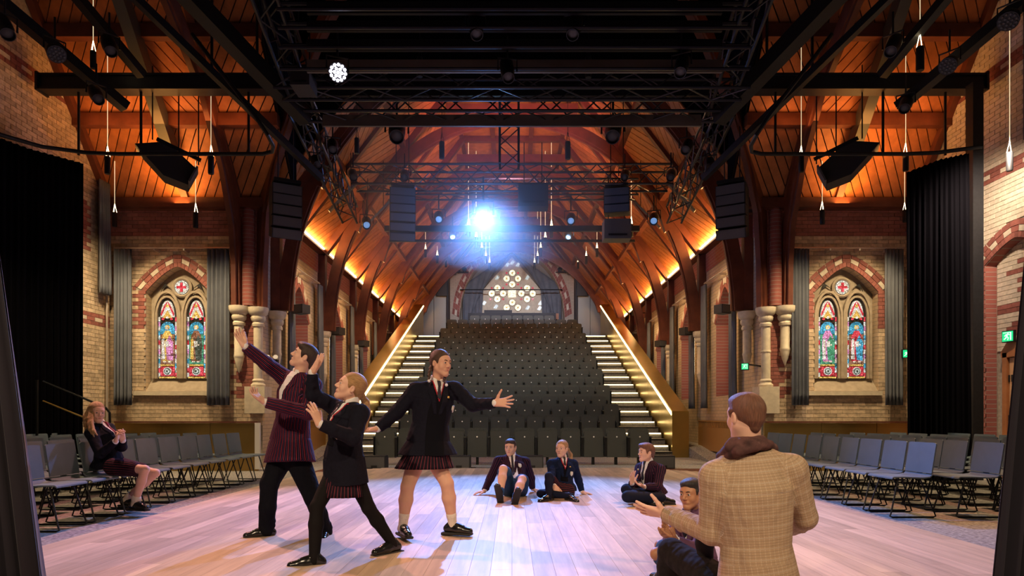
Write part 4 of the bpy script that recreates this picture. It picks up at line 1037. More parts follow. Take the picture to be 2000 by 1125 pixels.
# steel beams
for s, lb in ((-1, 'left'), (1, 'right')):
    o = tag(empty('steel_beam', (s*6.2, 11.3, 6.95)), 'black box-section steel beam spanning the %s transept' % lb, 'beam')
    MB().box((0, 0, 0), (4.2, .2, .20), m='black_steel').build('web', None, o); MB().box((0, 0, -.12), (4.2, .26, .04), m='black_steel').build('flange', None, o); MB().box((0, 0, .12), (4.2, .26, .04), m='black_steel').build('flange', None, o)
    MB().box((s*2.1, 0, 0), (.04, .3, .32), m='black_steel').build('end_plate', None, o)
    for q in (-1.55, .35, 1.45): MB().tube([V((s*q, 0, -.1)), V((s*q, 0, -1.25))], .022, 6, 'rig_black').build('drop_rod', None, o)
    for q in (-.9, -1.7): MB().tube([V((s*q, 0, .1)), V((s*q, 0, 1.5))], .025, 6, 'rig_black').build('hanger', None, o)
    # grey steel rafter following the slope
    r = MB().bar((s*6.75, 12.75, 6.28), (s*6.75, 10.3, 9.2), .2, .26, (0, 0, 1)).build('steel_rafter', 'grey_steel'); tag(r, 'grey-green steel box rafter under the %s transept roof' % lb, 'beam')
    # boom with stage lights, slanting towards the stage
    o = tag(empty('lighting_boom', (s*7.6, 9.5, 7.0)), 'slanting black lighting bar with lamps, upper %s corner' % lb, 'lighting bar')
    MB().bar((s*.4, -.6, .6), (s*-.9, 1.6, -.55), .18, .16, (0, 0, 1), 'rig_black').build('bar', None, o)
    MB().bar((s*-.7, -.9, 1.0), (s*-1.3, 1.4, -.1), .14, .14, (0, 0, 1), 'rig_black').build('bar', None, o)
    # curved curtain track
    p = [V((s*8.5, 9.4, 5.62)), V((s*8.3, 10.2, 5.62)), V((s*7.9, 10.75, 5.62)), V((s*7.3, 11.0, 5.62)), V((s*6.8, 11.05, 5.62)), V((s*4.3, 11.05, 5.62)), V((s*4.12, 11.0, 5.64)), V((s*4.05, 10.85, 5.68)), V((s*4.05, 10.6, 5.75)), V((s*4.2, 10.5, 6.0)), V((s*5.2, 10.4, 7.3))]
    if s > 0: p = p[2:]
    o = MB().tube(p, .035, 8).build('curtain_track', 'black_steel'); tag(o, 'black curved curtain track across the %s transept' % lb, 'curtain track'); sm(o)
    # hanging wedge speaker
    c = PX(322, 310, 11.4) if s < 0 else PX(1660, 308, 11.4)
    o = tag(empty('wedge_speaker', c), 'black wedge loudspeaker hanging in the %s transept' % lb, 'loudspeaker')
    R = Matrix.Rotation(s*-.45, 3, 'Z') @ Matrix.Rotation(s*-.42, 3, 'Y')
    for (poly, nm, mm) in (([(-.5, -.02), (-.1, .3), (.5, .12), (.5, -.22), (.1, -.28)], 'cabinet', 'speaker_black'),):
        ux, uy = R @ V((-s, 0, 0)), R @ V((0, 0, 1)); MB().prism(poly, .42*(1 if s < 0 else -1)*-1, V((0, 0, 0)), ux, uy, mm).build(nm, None, o)
    MB().box(R @ V((-s*.52, -.0, -.05)), (.03, .40, .32), R, 'speaker_grey').build('grille', None, o)
    MB().bar(R @ V((s*.25, 0, .25)), R @ V((-s*.5, 0, .3)), .04, .06, (0, 0, 1), 'rig_black').build('yoke', None, o)
    for q in (-.3, .15, .5): MB().tube([R @ V((-s*q, 0, .2)), R @ V((-s*q, 0, .2))+V((0, 0, 1.3))], .012, 5, 'rig_black').build('hanger', None, o)
    # post beside the curtain on the right, upper left bracket
    if s > 0:
        o = MB().box((7.95, 11.0, 3.4), (.18, .18, 6.8)).build('steel_post', 'black_steel'); tag(o, 'black steel post between the right curtain and brick wall', 'post')
    # line arrays
    def array(px, py, Y, n, hh, label, wd=.62, face=1):
        c = PX(px, py, Y); o = tag(empty('line_array', (c.x, Y, c.z)), label, 'loudspeaker', 'hanging line arrays'); z = 0.0; y = 0.0; tilt = 0.0
        for k in range(n):
            R = Matrix.Rotation(tilt, 3, 'X') @ Matrix.Rotation(0, 3, 'Z'); Rz = Matrix.Rotation(face*.5, 3, 'Z')
            R = Rz @ R
            cc = Rz @ V((0, y, z-hh/2))
            e = MB().box(cc, (wd, .42, hh*.96), R, 'speaker_black').build('array_box', None, o)
            MB().box(cc+R @ V((0, -.215, 0)), (wd*.94, .015, hh*.86), R, 'speaker_grey').build('grille', None, e)
            z -= hh*cos(tilt); y += hh*sin(tilt)*.9; tilt += .05*k
        MB().box((0, 0, .06), (wd*.9, .5, .06), Matrix.Rotation(face*.5, 3, 'Z'), 'rig_black').build('fly_frame', None, o)
        for q in (-1, 1): MB().tube([V((q*.15, 0, .08)), V((q*.15, 0, 2.6))], .012, 5, 'rig_black').build('chain', None, o)
    array(558 if s < 0 else 1430, 366, 12.6, 5, .20, 'curved line-array loudspeaker hanging before the %s crossing pier' % lb, .56, -s)
    array(786 if s < 0 else 1205, 372, 15.2, 6 if s < 0 else 3, .19, 'inner dark loudspeaker column left of the bright spotlight' if s < 0 else 'inner dark loudspeaker column right of centre', .60, -s*.4)
    # angled acoustic panels over the first nave bay
    for k, (x, y, Y) in enumerate((((670, 385, 15.3), (735, 420, 17.0)) if s < 0 else ((1330, 385, 15.3), (1265, 420, 17.0)))):
        c = PX(x, y, Y); R = Matrix.Rotation(s*.8, 3, 'Y') @ Matrix.Rotation(.35, 3, 'X')
        o = tag(empty('acoustic_panel', c), 'olive-grey angled panel hung below the roof, %s one on the %s' % (('outer', 'inner')[k], lb), 'panel', 'angled acoustic panels')
        MB().box((0, 0, 0), (.95, .7, .05), R, 'grey_steel').build('board', None, o)
        for q in (-.3, .3): MB().tube([R @ V((q, 0, .03)), R @ V((q, 0, .03))+V((0, 0, 1.2))], .01, 5, 'rig_black').build('hanger', None, o)
    # side trusses running into the nave
    truss((s*3.75, 11.3, 6.6), (s*3.95, 15.6, 6.0), .34, .42, 'side_truss', 'black lattice truss running back on the %s side of the rig' % lb, step=.36, r=.028)
    truss((s*3.3, 8.2, 7.0), (s*3.6, 11.2, 6.55), .34, .4, 'side_truss', 'black lattice truss overhead at the upper %s of the rig' % lb, step=.4, r=.028)
    o = MB().bar((s*5.6, 9.4, 7.3), (s*3.7, 12.4, 5.7), .10, .12, (0, 0, 1)).build('diagonal_brace', 'black_steel'); tag(o, 'slanting black steel brace at the %s of the rig' % lb, 'brace')
    o = MB().bar((s*4.9, 8.4, 7.3), (s*3.6, 11.2, 6.3), .22, .26, (0, 0, 1)).build('ridge_duct', 'rig_black'); tag(o, 'thick black duct slanting down on the %s of the rig' % lb, 'duct')
    # heaters / cable clutter
truss((-3.75, 11.2, 6.55), (3.75, 11.2, 6.55), .40, .42, 'cross_truss', 'long black lattice truss across the middle of the rig', step=.42, r=.028)
truss((-3.8, 10.4, 6.5), (3.8, 10.4, 6.5), .40, .34, 'cross_truss', 'long dark lattice truss just above the middle one', step=.5, r=.026)
truss((-3.75, 15.2, 6.75), (3.75, 15.2, 6.75), .5, .46, 'cross_truss', 'lower lattice truss before the nave arches', step=.42, r=.028)
truss((-3.2, 16.4, 6.9), (3.2, 16.4, 6.9), .4, .4, 'cross_truss', 'rear lattice truss behind the lower one', step=.5, r=.024)
truss((-.06, 13.6, 6.4), (-.06, 13.6, 8.2), .4, .36, 'upright_truss', 'short upright lattice truss hanging at the centre', up=(0, 1, 0), step=.35, r=.026)
o = tag(empty('hanging_pipe', (0, 16.6, 5.95)), 'long dark pipe across the nave at spotlight height', 'pipe')
MB().bar((-3.3, 0, 0), (3.3, 0, 0), .1, .14, (0, 0, 1), 'rig_black').build('pipe', None, o)
MB().bar((-3.3, .6, -.15), (3.3, .6, -.15), .06, .06, (0, 0, 1), 'rig_black').build('tie_rod', None, o)
o = tag(empty('rig_dark_backing', (0, 11.95, 8.3)), 'black sheet added behind the upper rig to darken its background', 'masking')
MB().box((0, 0, .35), (7.6, .04, 2.75), m='curtain_black').build('dark_sheet', None, o)  # added dark sheet standing in for the unlit space behind the rig
MB().tube([V((-3.9, 0, 1.75)), V((3.9, 0, 1.75))], .03, 6, 'rig_black').build('pipe', None, o)
for k, (Y, y0, y1, lb) in enumerate(((9.6, 118, 142, 'lowest'), (9.3, 78, 100, 'second'), (9.0, 42, 62, 'third'), (8.7, 5, 28, 'topmost'))):
    a, b = PX(600, y0, Y), PX(1410, y1, Y)
    o = tag(empty('rig_fascia', (0, Y, (a.z+b.z)/2)), 'dark wide fascia board of the upper rig, %s one' % lb, 'fascia', 'upper rig boards')
    MB().box(((a.x+b.x)/2, 0, 0), (b.x-a.x, .05, a.z-b.z), m='rig_panel' if k == 0 else 'rig_black').build('board', None, o)
    MB().tube([V((a.x-.3, -.2, .2)), V((b.x+.3, -.2, .2))], .03, 6, 'rig_black').build('pipe', None, o)
    MB().tube([V((a.x-.3, -.3, -.2)), V((b.x+.3, -.3, -.2))], .024, 6, 'truss_metal').build('pipe', None, o)
o = tag(empty('rig_fascia', (0, 10.9, 6.72)), 'dark blue-lit board behind the middle truss', 'fascia', 'upper rig boards')
MB().box((0, 0, 0), (6.7, .05, .36), m='rig_black').build('board', None, o)
o = tag(empty('rig_fascia', (0, 11.0, 6.33)), 'dark board directly behind the middle lattice truss', 'fascia', 'upper rig boards')
MB().box((0, .35, 0), (6.7, .05, .2), m='rig_panel').build('board', None, o)

# stage lanterns
def lantern(p, target, label, kind='profile', lens='lens_blue', size=1.0):
    p = V(p); o = tag(empty('stage_lantern', p), label, 'stage light', 'stage lights'); d = (V(target)-p).normalized()
    if kind == 'par':
        sm(MB().lathe([(.07*size, -.16*size), (.12*size, -.1*size), (.135*size, 0), (.135*size, .03*size)], (0, 0, 0), 16, 'rig_black', d).build('housing', None, o))
        for ring, cnt in ((0, 1), (.05, 6), (.1, 12)):
            for k in range(cnt):
                a = 2*pi*k/max(cnt, 1); R = d.to_track_quat('Z', 'Y').to_matrix()
                MB().lathe([(.022*size, .03*size), (.014*size, .042*size)], R @ V((ring*size*cos(a), ring*size*sin(a), 0)), 8, lens, d).build('led_lens', None, o)
    else:
        sm(MB().lathe([(.09*size, -.36*size), (.11*size, -.3*size), (.11*size, -.05*size), (.095*size, .0), (.095*size, .12*size), (.085*size, .12*size), (.085*size, .06*size)], (0, 0, 0), 14, 'rig_black', d).build('housing', None, o))
        sm(MB().lathe([(.082*size, .05*size), (.06*size, .075*size), (.02*size, .085*size)], (0, 0, 0), 14, lens, d).build('lens', None, o))
        MB().tube([V((0, 0, 0))+d*.1+V((0, 0, 0)), V((0, 0, 0))], .01, 5, 'rig_black')
    side = d.cross(V((0, 0, 1))).normalized()*.15*size
    MB().tube([side-d*.08, side-d*.08+V((0, 0, .2*size)), -side-d*.08+V((0, 0, .2*size)), -side-d*.08], .014*size, 6, 'rig_black').build('yoke', None, o)
    MB().tube([-d*.08+V((0, 0, .2*size)), -d*.08+V((0, 0, .55*size))], .016*size, 6, 'rig_black').build('clamp', None, o)
    return o
lantern(PX(660, 141, 9.0), (-.2, 3, 1.2), 'glowing white LED par lamp on the upper left of the rig', 'par', 'lens_white', 1.0)
lantern(PX(944, 421, 14.9), (0, 6.5, .4), 'dazzling blue-white spotlight in the centre of the rig', 'profile', 'lens_blue_bright', 1.6)
for (x, y, Y, lb) in ((716, 438, 15.5, 'blue-lensed spotlight at the far left of the nave bar'), (857, 427, 15.8, 'blue-lensed spotlight left of the dazzling one'), (884, 462, 19, 'small blue-lensed spotlight below and left of the dazzling one'),
                     (1115, 430, 15.8, 'blue-lensed spotlight right of the dazzling one'), (1110, 462, 19, 'small blue-lensed spotlight lower right of the dazzling one'), (1277, 430, 15.5, 'blue-lensed spotlight at the far right of the nave bar')):
    p = PX(x, y, Y); lantern(p, (p.x*.3, 6, 0), lb, 'profile', 'lens_blue', 1.05)
dark = [(775, 262, 12.6, 'large dark moving head left of the upright truss'), (1197, 262, 12.6, 'large dark moving head right of the upright truss'), (620, 320, 12.4, 'dark spotlight on the left side truss'), (650, 290, 12.0, 'dark spotlight high on the left side truss'),
        (690, 345, 14.0, 'dark spotlight at the rear of the left side truss'), (1385, 325, 12.4, 'silver-backed spotlight on the right side truss'), (1340, 290, 12.0, 'dark spotlight high on the right side truss'), (1310, 345, 14.0, 'dark spotlight at the rear of the right side truss'),
        (110, 105, 9.4, 'dark LED par at the top left boom'), (215, 95, 9.6, 'dark lamp beside the top left pendant'), (190, 190, 10.2, 'dark spotlight hanging below the left beam end'), (1768, 208, 10.8, 'dark spotlight pointing down under the right beam'),
        (1852, 128, 9.6, 'dark LED par at the end of the right boom'), (1742, 95, 9.4, 'dark spotlight on the upper right boom'), (1970, 40, 8.4, 'dark LED par at the top right corner'), (12, 60, 8.4, 'dark lamp at the top left edge'), (1330, 135, 9.2, 'dark box lamp at the upper right of the rig'), (992, 145, 9.2, 'dark strip lamp at the top centre of the rig'),
        (790, 345, 14.6, 'dark profile lamp on the lower truss left'), (1220, 345, 14.6, 'dark profile lamp on the lower truss right'), (930, 60, 8.8, 'dark lamp high in the upper rig left of centre'), (1120, 60, 8.8, 'dark lamp high in the upper rig right of centre')]
for i, (x, y, Y, lb) in enumerate(dark):
    p = PX(x, y, Y); lantern(p, (p.x*.2+(i % 3-1)*.6, 5, 0), lb, 'par' if 'par' in lb.split() else 'profile', 'speaker_grey', 1.5 if 'large' in lb else .92)
for (x0, x1, y0, y1, Y, lb) in ((1012, 1070, 366, 408, 15.0, 'dark projector box right of the dazzling spotlight'), (1178, 1230, 432, 470, 15.3, 'grey loudspeaker plate below the right inner column'), (575, 612, 150, 178, 10.0, 'dark box on the left end of the rig')):
    c = PX((x0+x1)/2, (y0+y1)/2, Y); w, hh = (x1-x0)*Y/1250, (y1-y0)*Y/1250
    o = tag(empty('rig_box', c), lb, 'equipment box'); MB().box((0, 0, 0), (w, .4, hh), m='speaker_black' if Y != 15.3 else 'speaker_grey').build('case', None, o)
    MB().box((0, -.205, -hh*.3), (w*.7, .01, hh*.1), m='rig_black').build('vent', None, o)
    for q in (-.3, .3): MB().tube([V((w*q, 0, hh/2)), V((w*q, 0, hh/2+1.05))], .012, 5, 'rig_black').build('hanger', None, o)
for k in range(10):
    s = -1 if k % 2 else 1; y = 11.5+.42*k; x = s*(3.55+.06*(k % 3)); pts = []
    for i in range(13):
        a = 2*pi*i/12; pts.append(V((x+.05*i/12, y+.16*cos(a), 6.05+.22*sin(a)-.03*(k % 4)))); 
    o = MB().tube(pts, .011, 5).build('cable_loop', 'truss_metal'); tag(o, 'loop of dark cable on the %s side truss, %s from the stage' % ('left' if s < 0 else 'right', NUMS[k//2]), 'cable', 'cable loops')
o = tag(empty('hanging_speaker', (6.88, 8.2, 4.72)), 'tall dark loudspeaker column cut by the right edge of the view', 'loudspeaker')
MB().box((0, 0, .85), (.34, .4, 1.7), m='speaker_black').build('cabinet', None, o); MB().box((0, -.205, .85), (.3, .01, 1.6), m='speaker_grey').build('grille', None, o); MB().tube([V((0, 0, 1.7)), V((0, 0, 5.2))], .02, 6, 'rig_black').build('hanger', None, o)
# small wall speakers along the nave
for s, lb in ((-1, 'left'), (1, 'right')):
    for k, (y, z) in enumerate(((14.75, 3.55), (17.85, 3.45), (20.9, 3.45), (24.9, 5.1))):
        o = tag(empty('wall_speaker', (s*4.85, y, z)), 'small black wall speaker, %s along the %s wall' % (NUMS[k], lb), 'loudspeaker', 'wall speakers')
        R = Matrix.Rotation(s*.5, 3, 'Z'); MB().box((0, 0, 0), (.3, .24, .2), R, 'speaker_black').build('cabinet', None, o); MB().box(R @ V((0, -.125, 0)), (.27, .01, .17), R, 'speaker_grey').build('grille', None, o)
        MB().bar((0, 0, 0), (s*.4, 0, 0), .03, .03, (0, 0, 1), 'rig_black').build('bracket', None, o)
# ladder bracket lights by the gable
for s, lb in ((-1, 'left'), (1, 'right')):
    o = tag(empty('gable_lamp_bar', (s*2.75, YG-.3, 8.65)), 'short bar of dark lamps mounted %s of the gable arch' % lb, 'lighting bar')
    MB().tube([V((-.5, 0, -.15)), V((.5, 0, -.15))], .03, 6, 'rig_black').build('bar', None, o)
    for q in (-.3, 0, .32): MB().lathe([(.09, 0), (.12, .25)], (q, -.1, -.1), 10, 'rig_black', (0, -1, .1)).build('lamp_head', None, o)
    MB().tube([V((0, 0, -.2)), V((0, 0, .5))], .03, 6, 'rig_black').build('stem', None, o)

hz = MB().box((0, 0, 0), (5.2, 2.6, 3.4)).build('haze', 'haze', None, (-.66, 13.75, 5.9)); tag(hz, 'thin blue-lit haze around the dazzling spotlight', 'haze', kind='stuff')
# ------------------------------------------------------------------ people: implicit bodies turned to meshes
f32 = np.float32
def A3(p): return np.array(p, dtype=np.float64)
def nrm(v):
    v = A3(v); return v/(np.linalg.norm(v)+1e-12)
def rc(a, b, ra, rb=None):
    a = A3(a); b = A3(b); rb = ra if rb is None else rb; ba = b-a; L2 = float(ba@ba)+1e-12; R = max(ra, rb)
    def fn(X, Y, Z):
        px, py, pz = X-a[0], Y-a[1], Z-a[2]
        t = np.clip((px*ba[0]+py*ba[1]+pz*ba[2])/L2, 0, 1)
        return np.sqrt((px-t*ba[0])**2+(py-t*ba[1])**2+(pz-t*ba[2])**2)-(ra+(rb-ra)*t)
    return fn, np.minimum(a, b)-R, np.maximum(a, b)+R
def ell(c, r, R=None):
    c = A3(c); r = A3(r); R = np.eye(3) if R is None else np.asarray(R); m = max(r)
    def fn(X, Y, Z):
        px, py, pz = X-c[0], Y-c[1], Z-c[2]
        q = [px*R[0, i]+py*R[1, i]+pz*R[2, i] for i in range(3)]
        k0 = np.sqrt((q[0]/r[0])**2+(q[1]/r[1])**2+(q[2]/r[2])**2)
        k1 = np.sqrt((q[0]/r[0]**2)**2+(q[1]/r[1]**2)**2+(q[2]/r[2]**2)**2)+1e-9
        return k0*(k0-1)/k1
    return fn, c-m, c+m
def rbx(c, hs, R, rad):
    c = A3(c); hs = A3(hs); m = np.linalg.norm(hs)
    def fn(X, Y, Z):
        px, py, pz = X-c[0], Y-c[1], Z-c[2]
        q = [np.abs(px*R[0, i]+py*R[1, i]+pz*R[2, i])-(hs[i]-rad) for i in range(3)]
        o = np.sqrt(sum(np.maximum(k, 0)**2 for k in q)); return o+np.minimum(np.maximum(q[0], np.maximum(q[1], q[2])), 0)-rad
    return fn, c-m, c+m
def loft(pts, rx, ry, rights):
    """elliptic column along a spine; rights = side vectors"""
    pts = [A3(p) for p in pts]; rights = [nrm(r) for r in rights]; m = max(max(rx), max(ry))
    def fn(X, Y, Z):
        out = None; n = len(pts)
        for i in range(n-1):
            a, b = pts[i], pts[i+1]; ba = b-a; L = np.linalg.norm(ba); ax = ba/L
            px, py, pz = X-a[0], Y-a[1], Z-a[2]
            s = (px*ax[0]+py*ax[1]+pz*ax[2])/L; t = np.clip(s, 0, 1); xl = .06 if i > 0 else 0.0; xh = .06 if i < n-2 else 0.0
            r0 = rights[i]-ax*(rights[i]@ax); r1 = rights[i+1]-ax*(rights[i+1]@ax); r = nrm((r0+r1)/2); f = np.cross(ax, r)
            u = px*r[0]+py*r[1]+pz*r[2]; v = px*f[0]+py*f[1]+pz*f[2]
            te = np.clip(s, -xl/L, 1+xh/L); sh_ = 1-.6*np.abs(te-t)
            X1 = np.minimum(rx[i]+(rx[i+1]-rx[i])*t, np.maximum(rx[i]+(rx[i+1]-rx[i])*te, .03))*sh_; Y1 = np.minimum(ry[i]+(ry[i+1]-ry[i])*t, np.maximum(ry[i]+(ry[i+1]-ry[i])*te, .03))*sh_
            q = np.sqrt((u/X1)**2+(v/Y1)**2); dr = (q-1)*np.minimum(X1, Y1); e = np.maximum(np.abs(s-t)*L-np.where(s < 0, xl, xh), 0)
            d = np.where(e > 0, np.sqrt(np.maximum(dr, 0)**2+e*e), dr)
            out = d if out is None else np.minimum(out, d)
        return out
    P = np.array(pts); return fn, P.min(0)-m, P.max(0)+m
class Field:
    def __init__(s, prims, h, pad=None, lo=None, hi=None):
        """prims: list of (prim, k, op)"""
        s.h = h; pad = pad or 3*h+.01
        add = [p for p in prims if p[2] != 's']
        s.lo = (np.min([p[0][1] for p in add], axis=0)-pad) if lo is None else A3(lo)
        s.hi = (np.max([p[0][2] for p in add], axis=0)+pad) if hi is None else A3(hi)
        s.n = np.maximum(4, np.ceil((s.hi-s.lo)/h).astype(int)+1)
        s.d = np.full(s.n, 1.0, f32)
        for (fn, lo, hi), k, op in prims: s.apply(fn, lo, hi, k, op)
    def sl(s, lo, hi, m):
        i0 = np.clip(np.floor((lo-m-s.lo)/s.h).astype(int), 0, s.n); i1 = np.clip(np.ceil((hi+m-s.lo)/s.h).astype(int)+1, 0, s.n)
        return i0, i1
    def axes(s, i0, i1):
        a = [(s.lo[k]+s.h*np.arange(i0[k], i1[k])).astype(f32) for k in range(3)]
        return a[0][:, None, None], a[1][None, :, None], a[2][None, None, :]
    def apply(s, fn, lo, hi, k, op):
        i0, i1 = s.sl(lo, hi, k+2.5*s.h)
        if np.any(i1 <= i0): return
        e = fn(*s.axes(i0, i1)).astype(f32); S = tuple(slice(a, b) for a, b in zip(i0, i1)); c = s.d[S]
        if op == 'u':
            if k > 0:
                h = np.maximum(k-np.abs(c-e), 0)/k; s.d[S] = np.minimum(c, e)-h*h*k*.25
            else: s.d[S] = np.minimum(c, e)
        else:
            e = -e
            if k > 0:
                h = np.maximum(k-np.abs(c-e), 0)/k; s.d[S] = np.maximum(c, e)+h*h*k*.25
            else: s.d[S] = np.maximum(c, e)
    def cut(s, fn, k=0.0):
        e = fn(*s.axes([0, 0, 0], s.n)).astype(f32); e = np.broadcast_to(e, s.d.shape); s.d = np.maximum(s.d, e)
    def shell(s, t, fn, inner=.012):
        """thin skin lying on the surface, bounded by region fn"""
        g = Field.__new__(Field); g.h = s.h; g.lo = s.lo; g.hi = s.hi; g.n = s.n
        e = np.broadcast_to(fn(*s.axes([0, 0, 0], s.n)).astype(f32), s.d.shape)
        g.d = np.maximum(np.maximum(s.d-t, -(s.d+inner)), e); return g
    def mesh(s):
        d = s.d; d[0], d[-1] = 1, 1; d[:, 0], d[:, -1] = 1, 1; d[:, :, 0], d[:, :, -1] = 1, 1
        g = d < 0; b = g.view(np.int8)
        c = b[:-1, :-1, :-1]+b[1:, :-1, :-1]+b[:-1, 1:, :-1]+b[1:, 1:, :-1]+b[:-1, :-1, 1:]+b[1:, :-1, 1:]+b[:-1, 1:, 1:]+b[1:, 1:, 1:]
        I = np.argwhere((c > 0) & (c < 8)); n = len(I)
        if n == 0: return np.zeros((0, 3)), np.zeros((0, 4), int)
        idx = np.full(c.shape, -1, np.int32); idx[I[:, 0], I[:, 1], I[:, 2]] = np.arange(n)
        acc = np.zeros((n, 3)); cnt = np.zeros(n)
        cor = {}
        for x in (0, 1):
            for y in (0, 1):
                for z in (0, 1): cor[x, y, z] = d[I[:, 0]+x, I[:, 1]+y, I[:, 2]+z].astype(np.float64)
        for ax in range(3):
            for p in (0, 1):
                for q in (0, 1):
                    a = [p, q]; a.insert(ax, 0); bb = list(a); bb[ax] = 1
                    d0, d1 = cor[tuple(a)], cor[tuple(bb)]; k = (d0 < 0) != (d1 < 0)
                    t = np.where(k, d0/np.where(k, d0-d1, 1), 0)
                    off = np.array(a, float)[None, :].repeat(n, 0); off[:, ax] += t
                    acc += off*k[:, None]; cnt += k
        V_ = s.lo+s.h*(I+acc/cnt[:, None])
        F = []
        for ax in range(3):
            sl0 = [slice(1, -1)]*3; sl1 = [slice(1, -1)]*3; sl0[ax] = slice(0, -1); sl1[ax] = slice(1, None)
            g0, g1 = g[tuple(sl0)], g[tuple(sl1)]; E = np.argwhere(g0 != g1)
            if len(E) == 0: continue
            inside = g0[E[:, 0], E[:, 1], E[:, 2]]
            base = E.copy()
            for k in range(3):
                if k != ax: base[:, k] += 1
            o1, o2 = [(1, 2), (2, 0), (0, 1)][ax]
            def ci(a1, a2):
                B = base.copy(); B[:, o1] -= a1; B[:, o2] -= a2; return idx[B[:, 0], B[:, 1], B[:, 2]]
            q = np.stack([ci(1, 1), ci(0, 1), ci(0, 0), ci(1, 0)], 1)
            q[~inside] = q[~inside][:, ::-1]; F.append(q)
        return V_, np.concatenate(F)
def U(p, k=.02): return (p, k, 'u')
def S_(p, k=.01): return (p, k, 's')
def npmesh(name, vf, m, base, attr=None, aw=None):
    v, f = vf; me = bpy.data.meshes.new(name)
    v = v-base; me.vertices.add(len(v)); me.vertices.foreach_set('co', v.astype(f32).ravel())
    me.loops.add(f.size); me.loops.foreach_set('vertex_index', f.astype(np.int32).ravel())
    me.polygons.add(len(f)); me.polygons.foreach_set('loop_start', np.arange(0, f.size, 4, dtype=np.int32))
    me.update(calc_edges=True); me.validate()
    me.polygons.foreach_set('use_smooth', [True]*len(me.polygons)); me.materials.append(M[m])
    if attr is not None:
        a = me.attributes.new('sloc', 'FLOAT_VECTOR', 'POINT'); a.data.foreach_set('vector', attr.astype(f32).ravel())
        a = me.attributes.new('sw', 'FLOAT', 'POINT'); a.data.foreach_set('value', aw.astype(f32).ravel())
    return me
def bones_attr(v, bones):
    """bones: (a,b,right,n,r): stripe frame per vertex from its nearest bone"""
    best = np.full(len(v), 1e9); out = np.zeros((len(v), 3)); w = np.zeros(len(v)); off = 0
    for a, b, r, n, rad in bones:
        a = A3(a); b = A3(b); ba = b-a; L = np.linalg.norm(ba); ax = ba/L; r = nrm(A3(r)-ax*(A3(r)@ax)); f = np.cross(ax, r)
        rel = v-a; s = rel@ax; t = np.clip(s, 0, L); d = np.linalg.norm(rel-t[:, None]*ax, axis=1)-rad
        k = d < best; best[k] = d[k]; out[k] = np.stack([rel@r, rel@f, np.full(len(v), n)], 1)[k]; w[k] = (s+off)[k]
    return out, w
def frame(f, u):
    f = nrm(f); r = nrm(np.cross(f, A3(u))); u = np.cross(r, f); return r, f, u
def head_prims(c, f, u, s, neck, jaw=1.0, nr=.054):
    r, f, u = frame(f, u); R = np.stack([r, f, u], 1); c = A3(c)
    P = lambda x, y, z: c+s*(R @ A3((x, y, z)))
    E = lambda p, q, k=.02, Rr=R: U(ell(P(*p), A3(q)*s, Rr), k*s)
    def C(a, b, ra, rb, k=.015): return U(rc(P(*a), P(*b), ra*s, rb*s), k*s)
    L = [E((0, -.014, .036), (.074, .094, .083)), E((0, .022, -.03), (.058*jaw, .066, .082), .03), E((0, .045, .03), (.06, .045, .05), .03)]
    for q in (-1, 1):
        L += [C((q*.048*jaw, .0, -.045), (q*.012, .066, -.096), .026, .02, .025), E((q*.036, .056, -.028), (.027, .026, .026), .025)]
    L += [E((0, .076, .027), (.05, .016, .012), .018), C((0, .066, -.098), (0, .072, -.094), .021, .019, .02)]
    for q in (-1, 1): L.append(S_(ell(P(q*.031, .104, .006), A3((.020, .020, .0125))*s, R), .012*s))
    for q in (-1, 1): L += [C((q*.018, .0885, .0115), (q*.044, .0825, .0100), .0052, .0048, .006), C((q*.019, .0865, -.0038), (q*.043, .0815, -.0034), .0042, .0042, .006)]
    L += [C((0, .086, .014), (0, .110, -.024), .0075, .0115, .012), C((-.010, .098, -.031), (.010, .098, -.031), .0085, .0085, .008)]
    L += [C((-.018, .082, -.058), (.018, .082, -.058), .012, .012, .012)]
    for q in (-1, 1):
        L += [U(ell(P(q*.077, -.008, -.004), A3((.011, .019, .031))*s, R), .006*s), S_(ell(P(q*.088, -.004, -.004), A3((.008, .010, .018))*s, R), .005*s)]
    L += [U(rc(P(0, -.022, -.05), neck, nr*s, nr*1.08*s), .03*s)]
    return L, P, R
def hand_prims(w, f, pn, side, s=1.0, curl=(.15, .2, .25, .3), spread=.12, thumb=.6, tcurl=.2):
    f = nrm(f); z = nrm(-A3(pn)+f*(A3(pn)@f)); y = np.cross(z, f)*(1 if side == 'R' else -1); w = A3(w)
    P = lambda a, b, c: w+s*(f*a+y*b+z*c)
    L = [U(rc(P(-.004, 0, 0), P(.01, 0, 0), .0235*s, .0225*s), .01*s)]
    ys = [.031, .0105, -.0105, -.030]; ln = [.072, .080, .074, .058]; kx = [.088, .092, .088, .080]
    for i in range(4):
        L.append(U(rc(P(.005, ys[i]*.5, 0), P(kx[i], ys[i], .0), .0165*s, .0115*s), .016*s))
        yaw = spread*(1.5-i)/1.5; a = 0.0; p = A3((kx[i], ys[i], 0.0))
        for j, fr in enumerate((.45, .31, .24)):
            a += curl[i]*(1.0, 1.2, .8)[j]; d = A3((cos(a)*cos(yaw), cos(a)*sin(yaw), -sin(a))); q = p+d*ln[i]*fr
            r0 = (.0100, .0092, .0085)[j]; L.append(U(rc(P(*p), P(*q), r0*s, (r0-.0008)*s), .004*s)); p = q
    p = A3((.018, .022, -.004)); a = thumb
    for j, l in enumerate((.042, .034, .028)):
        d = A3((cos(a), sin(a), -.25-.15*j*tcurl)); d /= np.linalg.norm(d); q = p+d*l; r0 = (.0155, .0115, .0100)[j]
        L.append(U(rc(P(*p), P(*q), r0*s, (r0-.0015)*s), .012*s if j == 0 else .004*s)); p = q; a -= tcurl*.6
    return L
